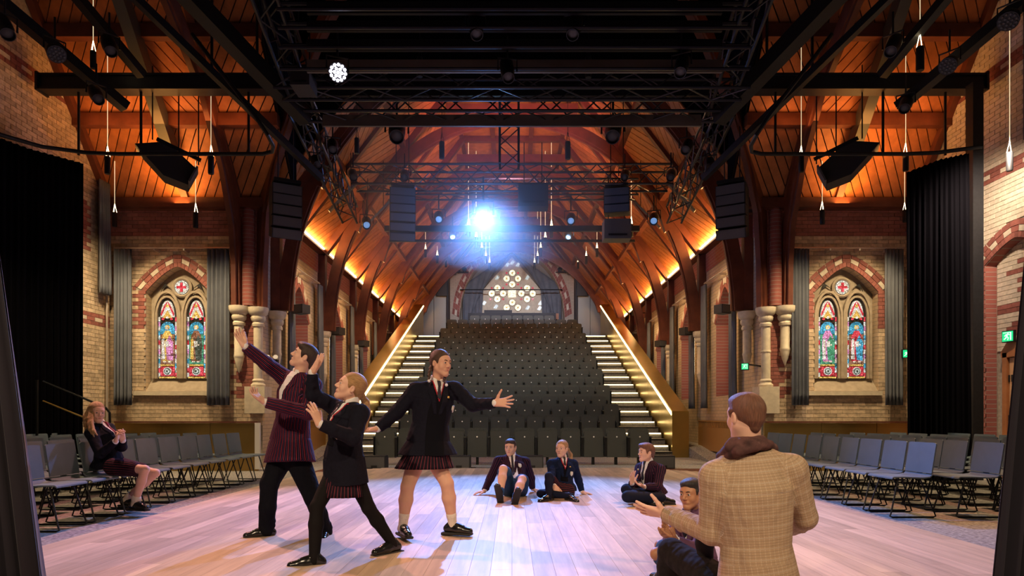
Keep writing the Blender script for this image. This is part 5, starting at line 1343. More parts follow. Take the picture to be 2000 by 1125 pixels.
def sphere_mesh(c, f, r, mats, rings=10, n=12):
    mb = MB(); R = V(f).to_track_quat('Z', 'Y').to_matrix(); c = V(c)
    for i in range(rings):
        a0, a1 = pi*i/rings, pi*(i+1)/rings; vs = []
        for a in (a0, a1):
            for j in range(n): vs.append(c+R @ V((r*sin(a)*cos(2*pi*j/n), r*sin(a)*sin(2*pi*j/n), r*cos(a))))
        mb.add(vs, [(j, (j+1) % n, n+(j+1) % n, n+j) for j in range(n)], mats[0] if i < 2 else mats[1])
    return mb

def shoe_prims(an, fwd, s=1.0, up=(0, 0, 1)):
    """ankle joint, toe direction; sole rests .085*s under the ankle along -up"""
    u = nrm(up); f = nrm(A3(fwd)-u*(A3(fwd)@u)); r = np.cross(f, u); an = A3(an); g = an-u*.075*s
    P = lambda a, b, c: g+s*(f*a+r*b+u*c)
    R = np.stack([f, r, u], 1)
    body = [U(rc(P(-.055, 0, .035), P(.06, 0, .035), .036*s, .040*s), .02*s), U(rc(P(.06, 0, .03), P(.165, .004, .018), .042*s, .034*s), .02*s), U(rc(P(-.03, 0, .06), P(-.01, 0, .085), .036*s, .036*s), .02*s), U(rc(P(.0, 0, .075), P(.09, 0, .045), .03*s, .03*s), .02*s)]
    sole = [U(rbx(P(.045, .002, -.007), (.146*s, .043*s, .012*s), R, .010*s), .0), U(rbx(P(-.06, 0, -.012), (.045*s, .036*s, .014*s), R, .008*s), .0)]
    cut = lambda X, Y, Z: -((X-g[0])*u[0]+(Y-g[1])*u[1]+(Z-g[2])*u[2])
    laces = [(P(.045+.02*k, -.02, .073-.010*k), P(.045+.02*k, .02, .073-.010*k)) for k in range(4)]
    return body, sole, cut, laces

def person(label, J, base=None):
    g = lambda k, d=None: J.get(k, d)
    pel, che, nk, hd = (A3(J[k]) for k in ('pelvis', 'chest', 'neck', 'head'))
    base = A3((pel[0], pel[1], 0)); s = g('s', 1.0); hh = g('h', .0065); skin = g('skin', 'skin')
    fr = nrm(J['front']); up = nrm(che-pel); rt = nrm(np.cross(fr, up)); fr = np.cross(up, rt)
    pf = nrm(g('pfront', J['front'])); prt = nrm(np.cross(pf, (0, 0, 1) if g('stand', True) else up))
    shR, shL = A3(J['shR']), A3(J['shL']); wd = np.linalg.norm(shR-shL)
    srt = nrm(shR-shL); srt = nrm(srt-up*(srt@up)); sfr = np.cross(up, srt)
    b = g('b', 1.0)
    # ---- body (skin): one surface for trunk, limbs, head and hands
    hp, HP, HR = head_prims(hd, J['hf'], g('hu', (0, 0, 1)), s*.98, nk-up*.03, g('jaw', 1.0), g('nr', .05))
    body = [U(loft([pel, pel+(che-pel)*.5, che, nk-up*.04], [.12*b, .11*b, .13*b, .06], [.09*b, .085*b, .09*b, .05], [prt, rt, srt, srt]), .03)]
    for q in 'RL':
        sh, el, wr, hip, kn, an = (A3(J[k+q]) for k in ('sh', 'el', 'wr', 'hip', 'kn', 'an'))
        body += [U(rc(sh, el, .04*b, .034*b), .02), U(rc(el, wr, .036*b, .024), .01)]
        body += [U(rc(hip, kn, .082*b*g('lt', 1), .052*b*g('lt', 1)), .03), U(rc(kn, kn+(an-kn)*.35, .050*b*g('lt', 1), .054*b*g('lt', 1)), .02), U(rc(kn+(an-kn)*.35, an, .054*b*g('lt', 1), .034), .02)]
    mats = [skin]
    v, f = Field(body, max(hh*1.3, .008)).mesh(); vs, fs = [v], [f]; off = len(v)
    v, f = Field(hp, g('hhead', .004)).mesh(); vs.append(v); fs.append(f+off); off += len(v)
    for q in 'RL':
        H = J.get('hand'+q)
        if not H: continue
        v, f = Field(hand_prims(A3(J['wr'+q]), H['f'], H['p'], q, s*H.get('s', 1.0), **H.get('k', {})), .0035 if hh < .0075 else .0045).mesh(); vs.append(v); fs.append(f+off); off += len(v)
    o = link('person', npmesh('body', (np.concatenate(vs), np.concatenate(fs)), skin, base), None, base); tag(o, label, 'person')
    def part(nm, vf, m, lab=None, attr=None, parent=None):
        if len(vf[0]) == 0: return None
        a, w = bones_attr(vf[0], attr) if attr else (None, None)
        c = link(nm, npmesh(nm, vf, m, base, a, w), parent or o)
        if lab: c['label'] = lab
        return c
    def mbpart(nm, mb, m=None, parent=None, smooth=True):
        mb.v = [tuple(A3(p)-base) for p in mb.v]; return mb.build(nm, m, parent or o, None, smooth)
    # ---- face
    for q in (-1, 1):
        mbpart('eye', sphere_mesh(HP(q*.031, .0815, .005), HR @ A3((q*.06+g('gaze', 0), 1, 0)), .0118*s, ('iris', 'eye_white')))
        mbpart('eyebrow', MB().tube([V(HP(q*.013, .0955, .024)), V(HP(q*.031, .0945, .030)), V(HP(q*.050, .080, .025))], [.003*s, .0042*s, .002*s], 6), J['hair'])
    lip = g('lip', 'lip'); mo = g('mouth', 0); sl = g('smile', 0)
    mbpart('lips', MB().tube([V(HP(-.025-sl*.4, .0825, -.057+sl)), V(HP(-.012, .0915, -.0550)), V(HP(0, .0930, -.0565)), V(HP(.012, .0915, -.0550)), V(HP(.025+sl*.4, .0825, -.057+sl))], [.002*s, .0036*s, .0036*s, .0036*s, .002*s], 6).tube(
        [V(HP(-.023-sl*.4, .0825, -.059-mo*.3+sl)), V(HP(-.010, .0905, -.0640-mo)), V(HP(.010, .0905, -.0640-mo)), V(HP(.023+sl*.4, .0825, -.059-mo*.3+sl))], [.002*s, .0042*s, .0042*s, .002*s], 6), lip)
    # ---- hair
    kind = J.get('cut', 'short'); hm = J['hair']
    E = lambda p, q, k=.02, op='u': (ell(HP(*p), A3(q)*s, HR), k*s, op)
    C = lambda a, b2, ra, rb, k=.015: U(rc(HP(*a), HP(*b2), ra*s, rb*s), k*s)
    if kind == 'short':
        hp2 = [E((0, -.018, .040), (.084, .103, .090)), E((0, .03, .092), (.066, .070, .034), .03), C((-.045, .064, .078), (.03, .076, .086), .016, .020, .03), C((.0, -.075, -.01), (0, -.085, -.05), .05, .035, .03)]
        cuts = [E((0, .115, -.035), (.082, .085, .104), .012, 's'), E((0, .02, -.10), (.12, .10, .085), .015, 's')]
        for q in (-1, 1): cuts.append(E((q*.088, -.004, -.01), (.03, .028, .036), .01, 's')); hp2.append(C((q*.072, .03, .03), (q*.073, .022, -.012), .012, .007, .012))
    elif kind == 'crop':
        hp2 = [E((0, -.018, .038), (.080, .100, .088)), E((0, .02, .085), (.066, .078, .036), .03), C((.0, -.070, -.02), (0, -.070, -.05), .045, .030, .03)]
        cuts = [E((0, .125, -.02), (.082, .085, .098), .012, 's'), E((0, .03, -.10), (.12, .10, .08), .015, 's')]
        for q in (-1, 1): cuts.append(E((q*.088, .0, -.01), (.03, .030, .036), .01, 's')); hp2.append(C((q*.072, .03, .03), (q*.073, .024, -.005), .010, .006, .012))
    else:
        hp2 = [E((0, -.020, .041), (.084, .103, .092)), C((0, -.06, -.02), (0, -.07, -.055), .05, .035, .03)]
        cuts = [E((0, .122, -.03), (.084, .083, .096), .014, 's'), E((0, .045, -.10), (.12, .11, .09), .015, 's')]
        for q in (-1, 1): cuts.append(E((q*.090, .002, -.012), (.026, .026, .034), .01, 's'))
    hp3 = []
    if kind == 'pony':
        pts = [A3(p) for p in J['tail']]; hp3 = [U(ell(pts[0], A3((.03, .03, .03))*s), .01)]
        for i in range(len(pts)-1):
            r0 = (.024, .030, .030, .024, .012, .008)[min(i, 5)]; r1 = (.030, .030, .024, .012, .006, .005)[min(i, 5)]; hp3.append(U(rc(pts[i], pts[i+1], r0*s, r1*s), .015))
    if kind == 'long':
        for tl in J['locks']:
            pts = [A3(p) for p in tl]
            for i in range(len(pts)-1): hp3.append(U(rc(pts[i], pts[i+1], (.022 if i == 0 else .018)*s, (.018 if i < len(pts)-2 else .007)*s), .018))
    hvf = Field(hp2+cuts+hp3, max(.0045, hh*.75)).mesh()
    hc = part('hair', hvf, hm)
    def hattr(c, vv):
        q = (vv-A3(HP(0, -.02, .03)))@HR; tail = q[:, 2] < -.1*s
        if kind in ('short', 'crop'): ang = np.arctan2(q[:, 0], q[:, 1]+.02); al = q[:, 2]
        else: ang = np.arctan2(q[:, 0], q[:, 2]); al = q[:, 1]
        a = np.stack([np.cos(ang)*26, np.sin(ang)*26, al*22], 1); a[tail] = np.stack([q[:, 0]*320, q[:, 1]*320, q[:, 2]*22], 1)[tail]
        at = c.data.attributes.new('sloc', 'FLOAT_VECTOR', 'POINT'); at.data.foreach_set('vector', a.astype(f32).ravel())
    hattr(hc, hvf[0])
    if kind == 'plaits':
        for tl in J['plaits']:
            pts = [A3(p) for p in tl]; n = 9; pl = []
            for i in range(n):
                t = i/(n-1)*(len(pts)-1); k = min(int(t), len(pts)-2); p = pts[k]+(pts[k+1]-pts[k])*(t-k)
                pl.append(U(ell(p+srt*.004*(1 if i % 2 else -1), A3((.017, .017, .016))*(1-.45*i/n)*s), .006))
            pv = Field(pl, .0045).mesh(); hattr(part('plait', pv, hm), pv[0])
            mbpart('hair_tie', sphere_mesh(pts[-1], (0, 0, 1), .014*s, ('shirt', 'shirt')))
    if kind == 'pony': mbpart('hair_tie', MB().tube([V(A3(J['tail'][0])+A3((0, 0, .014))), V(A3(J['tail'][0])-A3((0, 0, .014)))], .026*s, 8), 'tie_dark', hc)
    # ---- shirt collar
    nd = nrm(hd-nk+A3((0, 0, .05)))
    nb = nk-up*.0; col = Field([U(rc(nb-nd*.05, nb+nd*.08, .068*s, .056*s), 0)], .005)
    def cr(X, Y, Z):
        px, py, pz = X-nb[0], Y-nb[1], Z-nb[2]
        w = px*nd[0]+py*nd[1]+pz*nd[2]; v_ = px*sfr[0]+py*sfr[1]+pz*sfr[2]; u_ = px*srt[0]+py*srt[1]+pz*srt[2]
        return np.maximum(np.maximum(w-.042*s+np.maximum(v_, 0)*.35, -w-.035*s-np.maximum(v_, 0)*.3), np.where(v_ > 0, (.010*s+w*.2-np.abs(u_)), -1.0))
    col.cut(cr)
    if g('collar', True): part('shirt_collar', col.mesh(), 'shirt')
    # ---- blazer
    hem = A3(g('hem', pel-A3((0, 0, .08)))); bm = J['blazer']; hx, hy = g('hemr', (.19, .15))
    wa = pel+(che-pel)*.48
    prim = [U(loft([hem, pel+(wa-pel)*.15, wa, che, nk-up*.055], [hx, .182*b, .152*b, .175*b, .10*b], [hy, .142*b, .120*b, .130*b, .08*b], [prt, prt, rt, srt, srt]), .03)]
    prim += [U(rc(nk-up*.045, shR-up*.01, .062, .060*b), .04), U(rc(nk-up*.045, shL-up*.01, .062, .060*b), .04)]
    bones = [(hem, pel+(wa-pel)*.3, prt, 40, .15), (pel+(wa-pel)*.3, nk, srt, 40, .13)]
    for q in 'RL':
        sh, el, wr = (A3(J[k+q]) for k in ('sh', 'el', 'wr')); cuff = wr-nrm(wr-el)*.015
        prim += [U(rc(sh, el, .066*b, .056*b), .035), U(rc(el, cuff, .056*b, .043*b), .02)]
        sd = nrm(np.cross(el-sh, wr-el)+A3((.01, .02, .03))); bones += [(sh, el, sd, 14, .06), (el, cuff, sd, 14, .05)]
        fd = g('folds', 0)
        rg = random.Random(int(abs(sh[0]*1000)) + (1 if q == 'R' else 2))
        for i in range(4 if fd == 0 else fd):                        # creases at the elbow and along the sleeve
            t = (i+.5)/(4 if fd == 0 else fd); c0 = el+(cuff-el)*t*.8 if i % 2 else sh+(el-sh)*(.45+.55*t); ax = nrm((cuff-el) if i % 2 else (el-sh)); o1 = nrm(np.cross(ax, A3((rg.uniform(-1, 1), rg.uniform(-1, 1), rg.uniform(-1, 1)))))
            prim.append(U(rc(c0+o1*.046*b-ax*.02, c0+np.cross(ax, o1)*.044*b+ax*.025, .010, .008), .022))
    F = Field(prim, hh)
    hu = nrm(g('hemn', (0, 0, 1) if g('stand', True) else up))
    F.cut(lambda X, Y, Z: -((X-hem[0])*hu[0]+(Y-hem[1])*hu[1]+(Z-hem[2])*hu[2]))
    for q in 'RL':
        el, wr = A3(J['el'+q]), A3(J['wr'+q]); ax = nrm(wr-el); cp = wr-ax*.012; r2 = .10
        def cc(X, Y, Z, cp=cp, ax=ax):
            w = (X-cp[0])*ax[0]+(Y-cp[1])*ax[1]+(Z-cp[2])*ax[2]; d2 = np.sqrt((X-cp[0])**2+(Y-cp[1])**2+(Z-cp[2])**2)
            return np.where(d2 < r2, w, -1.0)
        F.cut(cc)
    bz = part(g('bname', 'blazer'), F.mesh(), bm, None, bones)
    # torso-front coordinates for what lies on the chest
    L = np.linalg.norm(nk-che); o0 = nk-up*.03
    def uv(X, Y, Z):
        px, py, pz = X-o0[0], Y-o0[1], Z-o0[2]
        return px*srt[0]+py*srt[1]+pz*srt[2], -(px*up[0]+py*up[1]+pz*up[2]), px*sfr[0]+py*sfr[1]+pz*sfr[2]
    def reg(poly, vmin=.0):
        """convex polygon (u, depth below neck)"""
        ar = sum(a[0]*c[1]-c[0]*a[1] for a, c in zip(poly, poly[1:]+poly[:1]))
        if ar < 0: poly = poly[::-1]
        def fn(X, Y, Z):
            u_, w_, v_ = uv(X, Y, Z); d = vmin-v_
            for (a, c) in zip(poly, poly[1:]+poly[:1]):
                ex, ey = c[0]-a[0], c[1]-a[1]; n = sqrt(ex*ex+ey*ey); d = np.maximum(d, ((u_-a[0])*ey-(w_-a[1])*ex)/n)
            return d
        return fn
    def deco(nm, poly, t, m, vmin=.0): return part(nm, F.shell(t, reg(poly, vmin)).mesh(), m)
    op = g('open', .05); vl = g('vl', .24); off = g('voff', 0.0)
    if g('front_detail', True):
        low = g('low', .55)
        if g('jersey', False):
            deco('jersey', [(off-.03, .0), (off-op, vl), (off-op, low), (off+op, low), (off+op, vl), (off+.03, .0)], .005, 'jersey')
            deco('jersey_trim', [(off-.062, -.03), (off, .155), (off+.062, -.03)], .008, 'trim_red')
            deco('shirt_front', [(off-.05, -.03), (off, .125), (off+.05, -.03)], .011, 'shirt')
        else:
            deco('shirt_front', [(off-.055, -.03), (off-op, vl*.4), (off, vl), (off+op, vl*.4), (off+.055, -.03)], .006, 'shirt')
            if g('openlow'): deco('shirt_body', [(off-op*.5, .05), (off-g('openlow'), .35), (off-g('openlow'), low), (off+g('openlow'), low), (off+g('openlow'), .35), (off+op*.5, .05)], .005, 'shirt')
        tl = g('tie', .14)
        if tl:
            deco('tie', [(off-.011, .0), (off-.020, tl), (off, tl+.03), (off+.020, tl), (off+.011, .0)], .015, g('tiem', 'tie_dark'))
            deco('tie_knot', [(off-.017, -.035), (off-.012, .012), (off+.012, .012), (off+.017, -.035)], .021, g('tiem', 'tie_dark'))
        for q in (-1, 1):
            P4 = [(off+q*.055, -.03), (off+q*.005, vl+.02), (off+q*.035, vl+.02), (off+q*.098, .07), (off+q*.085, .02)]
            c = deco('lapel', P4 if q < 0 else P4[::-1], .010, bm)
            if c and bm.startswith('blazer'):
                a, w = bones_attr(np.array([v_.co for v_ in c.data.vertices])+base, bones)
                at = c.data.attributes.new('sloc', 'FLOAT_VECTOR', 'POINT'); at.data.foreach_set('vector', a.astype(f32).ravel())
        if g('badge'):
            bu, bd = g('badge'); deco('pocket_badge', [(bu-.022, bd-.03), (bu-.024, bd+.01), (bu, bd+.038), (bu+.024, bd+.01), (bu+.022, bd-.03)], .010, 'badge')
        if g('pin'):
            bu, bd = g('pin'); deco('lapel_pin', [(bu-.012, bd-.009), (bu-.012, bd+.009), (bu+.012, bd+.009), (bu+.012, bd-.009)], .014, 'gold_badge')
        for k in range(g('buttons', 0)):
            bd = vl+.05+.09*k; deco('button', [(off-.009, bd-.009), (off-.009, bd+.009), (off+.009, bd+.009), (off+.009, bd-.009)], .010, 'shoe')
    # shirt cuffs
    for q in 'RL':
        el, wr = A3(J['el'+q]), A3(J['wr'+q]); ax = nrm(wr-el)
        if J.get('hand'+q) and g('cuffs', True): part('shirt_cuff', Field([U(rc(wr-ax*.02, wr-ax*.002, .031, .030), 0)], .005).mesh(), 'shirt')
    # ---- legs
    lower = J['lower']
    if lower in ('trousers', 'shorts'):
        tr = [U(loft([pel-A3((0, 0, .05)) if g('stand', True) else pel-up*.05, pel+(che-pel)*.25], [.150*b, .135*b], [.115*b, .11*b], [prt, prt]), .04)]
        for q in 'RL':
            hip, kn, an = (A3(J[k+q]) for k in ('hip', 'kn', 'an'))
            if lower == 'trousers':
                e = an+nrm(an-kn)*.015
                tr += [U(rc(hip, kn, .098*b, .070*b), .04), U(rc(kn, kn+(e-kn)*.5, .068*b, .064*b), .02), U(rc(kn+(e-kn)*.5, e, .064*b, .058*b), .02)]
                rg = random.Random(5+len(q)); n1 = nrm(np.cross(e-kn, A3((0, 1, .3))))
                for t in (.04, .8, .9): tr.append(U(rc(kn+(e-kn)*t+n1*.05-pf*.02, kn+(e-kn)*(t+.05)-n1*.03-A3((0, .055, 0)), .012, .01), .025))
            else:
                e = hip+(kn-hip)*.82; tr += [U(rc(hip, e, .102*b, .092*b), .04)]
        T = Field(tr, max(hh, .0065)); 
        part('trousers' if lower == 'trousers' else 'shorts', T.mesh(), g('lowm', 'trouser'))
    elif lower == 'skirt':
        w0 = pel+(che-pel)*.3; hc_ = A3(J['shem']); hr = J['shr']; sr = nrm(g('srt', prt)); n = 96; rows = 12; vs = []; ax = nrm(w0-hc_); sf = np.cross(ax, sr)
        for j in range(rows+1):
            t = j/rows; c = w0+(hc_-w0)*t; e = t**1.2
            for i in range(n):
                a = 2*pi*i/n; pl = 1+.035*t*(2*abs(((i*28/n) % 1)-.5)-.5)*2
                vs.append(c+sr*cos(a)*(.125+(hr[0]-.125)*e)*pl+sf*sin(a)*(.10+(hr[1]-.10)*e)*pl)
        vs = np.array(vs); inner = vs+(np.repeat(np.array([w0+(hc_-w0)*j/rows for j in range(rows+1)]), n, 0)-vs)*.03
        fs = np.array([(j*n+i, j*n+(i+1) % n, (j+1)*n+(i+1) % n, (j+1)*n+i) for j in range(rows) for i in range(n)]); nn_ = len(vs)
        rim = np.array([(rows*n+i, rows*n+(i+1) % n, nn_+rows*n+(i+1) % n, nn_+rows*n+i) for i in range(n)])
        part('pleated_skirt', (np.concatenate([vs, inner]), np.concatenate([fs, fs[:, ::-1]+nn_, rim])), 'skirt_stripe', None, [(hc_, w0, sr, 44, .1)])
    elif lower == 'seatskirt':
        tr = [U(loft([pel-up*.06, pel+(che-pel)*.3], [.16*b, .13*b], [.13*b, .11*b], [prt, prt]), .04)]; bn = []
        for q in 'RL':
            hip, kn = A3(J['hip'+q]), A3(J['kn'+q]); e = hip+(kn-hip)*g('skl', .62); tr += [U(rc(hip, e, .108*b, .092*b), .06)]; bn.append((hip, e, (0, 0, 1), 22, .09))
        part('pleated_skirt', Field(tr, hh).mesh(), 'skirt_stripe', None, bn)
    if g('tights'):
        tg = []
        for q in 'RL':
            hip, kn, an = (A3(J[k+q]) for k in ('hip', 'kn', 'an')); l = g('lt', 1)*b
            tg += [U(rc(hip, kn, .086*l, .056*l), .03), U(rc(kn, kn+(an-kn)*.35, .054*l, .058*l), .02), U(rc(kn+(an-kn)*.35, an, .058*l, .038), .02), U(rc(an, an+nrm(an-kn)*.03, .038, .036), .01)]
        part('tights', Field(tg, max(hh, .0065)).mesh(), g('tights'))
    for q in 'RL':
        kn, an = A3(J['kn'+q]), A3(J['an'+q]); ax = nrm(an-kn)
        if g('sock'): part('sock', Field([U(rc(an-ax*g('sockl', .1), an, .044, .040), 0), U(rc(an, an+ax*.03, .041, .04), .0), U(rc(an-ax*g('sockl', .1), an-ax*(g('sockl', .1)-.015), .048, .047), .006)], .0055).mesh(), g('sock'))
        toe = J.get('toe'+q)
        if toe is not None:
            bd, so, cut, la = shoe_prims(an, toe, s*g('shs', 1.0), J.get('fup'+q, (0, 0, 1)))
            ff = Field(bd, .0055); ff.cut(cut); sh_ = part('shoe', ff.mesh(), 'shoe'); part('sole', Field(so, .005).mesh(), 'sole', parent=sh_)
            lm = MB()
            for a, c in la: lm.tube([V(a), V((A3(a)+A3(c))/2+A3(J.get('fup'+q, (0, 0, 1)))*.006), V(c)], .0035, 5)
            mbpart('lace', lm, 'lace', sh_)
    return o, base, part, mbpart, dict(HP=HP, HR=HR, up=up, srt=srt, sfr=sfr, F=F, reg=reg)
def W3(x, y, Y): return A3(PX(x, y, Y))

# ---- the tall boy in the striped blazer, reaching up to the left
person('boy in striped blazer and black trousers reaching one arm high to the left', dict(
    pelvis=W3(566, 868, 5.80), chest=W3(578, 768, 5.78), neck=W3(585, 727, 5.78), head=W3(594, 697, 5.76), hf=(-.80, -.36, .42), hu=(.45, .05, .9), front=(-.62, -.78, .05), pfront=(-.5, -.86, 0),
    shR=W3(556, 737, 5.93), elR=W3(520, 710, 5.75), wrR=W3(478, 676, 5.58), shL=W3(612, 752, 5.66), elL=W3(601, 806, 5.46), wrL=W3(517, 785, 5.32),
    handR=dict(f=(-.45, -.1, .85), p=(.75, -.5, .25), k=dict(curl=(.45, .3, .2, .15), spread=.15, thumb=.35)), handL=dict(f=(-.75, -.2, .62), p=(.2, -.35, .9), k=dict(curl=(.25, .3, .35, .4), spread=.12, thumb=.7)),
    hipR=W3(554, 886, 5.81), hipL=W3(579, 892, 5.78), knR=W3(526, 945, 5.72), anR=W3(520, 1032, 5.76), toeR=(-.85, -.45, 0), knL=W3(612, 972, 5.70), anL=W3(634, 1036, 5.82), toeL=(.25, -1, 0),
    hem=W3(566, 903, 5.77), hemr=(.248, .205), blazer='blazer_stripe', b=1.14, lower='trousers', hair='hair_dark', cut='short', jaw=1.05, nr=.056, vl=.30, op=.05, open=.06, tie=0, jersey=False, skin='skin', h=.0065, folds=4, s=.98))
# ---- the girl in front, navy blazer, arms raised
person('fair girl in navy blazer and black tights lunging with both hands raised', dict(
    pelvis=W3(671, 900, 4.90), chest=W3(678, 822, 4.86), neck=W3(686, 786, 4.87), head=W3(684, 757, 4.86), hf=(-.82, -.40, .36), hu=(.38, .05, .92), front=(-.72, -.66, .02), pfront=(-.6, -.8, 0),
    shR=W3(655, 795, 5.02), elR=W3(612, 772, 4.90), wrR=W3(610, 727, 4.86), shL=W3(704, 806, 4.74), elL=W3(690, 856, 4.60), wrL=W3(624, 828, 4.50),
    handR=dict(f=(.52, -.05, .80), p=(-.6, -.75, .3), k=dict(curl=(.1, .08, .08, .12), spread=.10, thumb=.25)), handL=dict(f=(-.35, -.1, .9), p=(-.75, .4, -.3), k=dict(curl=(.12, .1, .12, .2), spread=.22, thumb=.95)),
    hipR=W3(660, 912, 4.94), hipL=W3(684, 912, 4.86), knR=W3(619, 990, 4.74), anR=W3(614, 1088, 4.66), toeR=(-.93, -.3, 0), knL=W3(720, 992, 4.92), anL=W3(766, 1060, 5.06), toeL=(-.65, -.75, 0),
    hem=W3(676, 946, 4.90), hemr=(.178, .165), blazer='navy', b=.98, lt=.93, lower='skirt', shem=W3(668, 968, 4.9), shr=(.19, .175), tights='tights', hair='hair_blonde', cut='pony',
    tail=[W3(705, 771, 4.93), W3(714, 786, 4.96), W3(717, 808, 4.96), W3(712, 832, 4.93), W3(706, 850, 4.90)], jaw=.95, nr=.047, jersey=True, vl=.22, open=.05, tie=.06, mouth=.006, badge=(-.085, .20), h=.006, s=.96, low=.3))
# ---- the girl with plaits
person('girl with dark plaits in navy blazer and pinstripe skirt, arms stretched wide', dict(
    pelvis=W3(836, 868, 5.72), chest=W3(846, 782, 5.70), neck=W3(853, 744, 5.70), head=W3(861, 710, 5.67), hf=(.76, -.62, -.05), hu=(.02, 0, 1), front=(.36, -.93, 0), pfront=(.25, -.97, 0),
    shR=W3(812, 762, 5.64), elR=W3(774, 806, 5.60), wrR=W3(737, 838, 5.52), shL=W3(888, 760, 5.78), elL=W3(924, 791, 5.72), wrL=W3(967, 787, 5.58),
    handR=dict(f=(-.95, -.2, -.05), p=(.0, -.2, -1), k=dict(curl=(.1, .1, .1, .12), spread=.1, thumb=.5)), handL=dict(f=(.93, -.15, .05), p=(.1, -1, .1), k=dict(curl=(.08, .08, .1, .1), spread=.32, thumb=1.15)),
    hipR=W3(819, 884, 5.71), hipL=W3(843, 886, 5.72), knR=W3(796, 950, 5.60), anR=W3(787, 1026, 5.62), toeR=(.45, -.9, 0), knL=W3(873, 944, 5.66), anL=W3(884, 1024, 5.76), toeL=(.95, -.3, 0),
    hem=W3(836, 888, 5.72), hemr=(.272, .19), blazer='navy', b=1.08, lt=1.05, lower='skirt', shem=W3(829, 914, 5.70), shr=(.258, .22), hair='hair_brown', cut='plaits', smile=.004,
    plaits=[[W3(842, 716, 5.66), W3(838, 730, 5.60), W3(838, 744, 5.56)], [W3(868, 730, 5.80), W3(869, 745, 5.62), W3(872, 752, 5.52)]], jaw=.97, nr=.047, jersey=True, vl=.24, open=.085, tie=.10, badge=(-.165, .20), pin=(-.09, .10), sock='sock_white', sockl=.1, h=.0065, s=.98, low=.62, skin='skin_b'))
# ---- seated girl on the left chairs
person('girl with long fair hair sitting on a left front chair, hands clasped', dict(
    pelvis=W3(213, 902, 7.22), chest=W3(205, 855, 7.2), neck=W3(193, 826, 7.2), head=W3(189, 806, 7.18), hf=(.78, -.60, -.08), hu=(.05, 0, 1), front=(.88, -.45, .1), stand=False, pfront=(1, 0, 0),
    shR=W3(178, 845, 7.05), elR=W3(196, 887, 6.96), wrR=W3(226, 862, 6.9), shL=W3(212, 836, 7.38), elL=W3(238, 873, 7.2), wrL=W3(240, 860, 7.02),
    handR=dict(f=(.3, -.1, .85), p=(.8, .4, -.2), k=dict(curl=(.5, .55, .6, .6), thumb=.5)), handL=dict(f=(.1, -.5, .6), p=(-.8, .3, .2), k=dict(curl=(.7, .7, .7, .7), thumb=.5)),
    hipR=W3(222, 912, 7.08), hipL=W3(226, 908, 7.32), knR=W3(283, 917, 7.0), anR=W3(264, 981, 7.05), toeR=(.9, -.3, 0), knL=W3(304, 924, 7.3), anL=W3(248, 974, 7.34), toeL=(.5, -.1, -.1),
    hem=W3(207, 916, 7.22), hemr=(.17, .16), hemn=(-.1, 0, 1), blazer='navy', b=.92, lt=.95, lower='seatskirt', hair='hair_blonde', cut='long', jersey=False,
    locks=[[W3(180, 800, 7.14), W3(173, 818, 7.06), W3(176, 838, 7.0), W3(184, 853, 6.95)], [W3(178, 798, 7.2), W3(168, 820, 7.12), W3(169, 838, 7.06), W3(173, 848, 7.04)], [W3(182, 803, 7.12), W3(179, 824, 7.04), W3(183, 842, 6.97), W3(190, 850, 6.95)], [W3(176, 796, 7.2), W3(165, 814, 7.16), W3(164, 834, 7.1)], [W3(178, 804, 7.12), W3(174, 828, 7.03), W3(179, 848, 6.98)], [W3(176, 802, 7.18), W3(169, 828, 7.09), W3(172, 844, 7.04)]],
    tiem='tie_red', tie=.1, vl=.2, nr=.046, jaw=.95, sock='sock_white', sockl=.05, h=.0075, s=.96))
# ---- boy leaning back on his hands
person('boy in striped blazer and shorts sitting on the floor, leaning back on his hands', dict(
    pelvis=W3(1005, 952, 8.65), chest=W3(1002, 912, 8.85), neck=W3(999, 888, 8.92), head=W3(997, 874, 8.86), hf=(-.25, -.95, -.05), hu=(0, .05, 1), front=(.02, -.9, .3), stand=False, pfront=(.02, -1, .1),
    shR=W3(974, 900, 8.92), elR=W3(958, 934, 8.9), wrR=W3(946, 959, 8.75), shL=W3(1026, 902, 8.92), elL=W3(1037, 934, 9.05), wrL=W3(1040, 955, 9.1),
    handR=dict(f=(-.9, -.4, -.1), p=(0, 0, -1)), handL=dict(f=(.9, -.3, -.1), p=(0, 0, -1)),
    hipR=W3(995, 957, 8.62), hipL=W3(1016, 957, 8.62), knR=W3(983, 916, 8.22), anR=W3(977, 966, 7.98), toeR=(-.15, -.4, .8), fupR=(.05, .95, .42), knL=W3(1020, 936, 8.15), anL=W3(1006, 974, 7.85), toeL=(.2, -.4, .8), fupL=(-.05, .95, .42),
    hem=W3(1004, 950, 8.72), hemr=(.2, .17), blazer='blazer_stripe_far', b=1.02, lower='shorts', lowm='shorts_blue', hair='hair_dark', cut='crop', tie=.34, open=.075, openlow=.07, vl=.3, low=.42, sock='sock_blue', sockl=.06, badge=(-.10, .2), h=.0085, hhead=.005, s=.98, nr=.054, jaw=1.04))
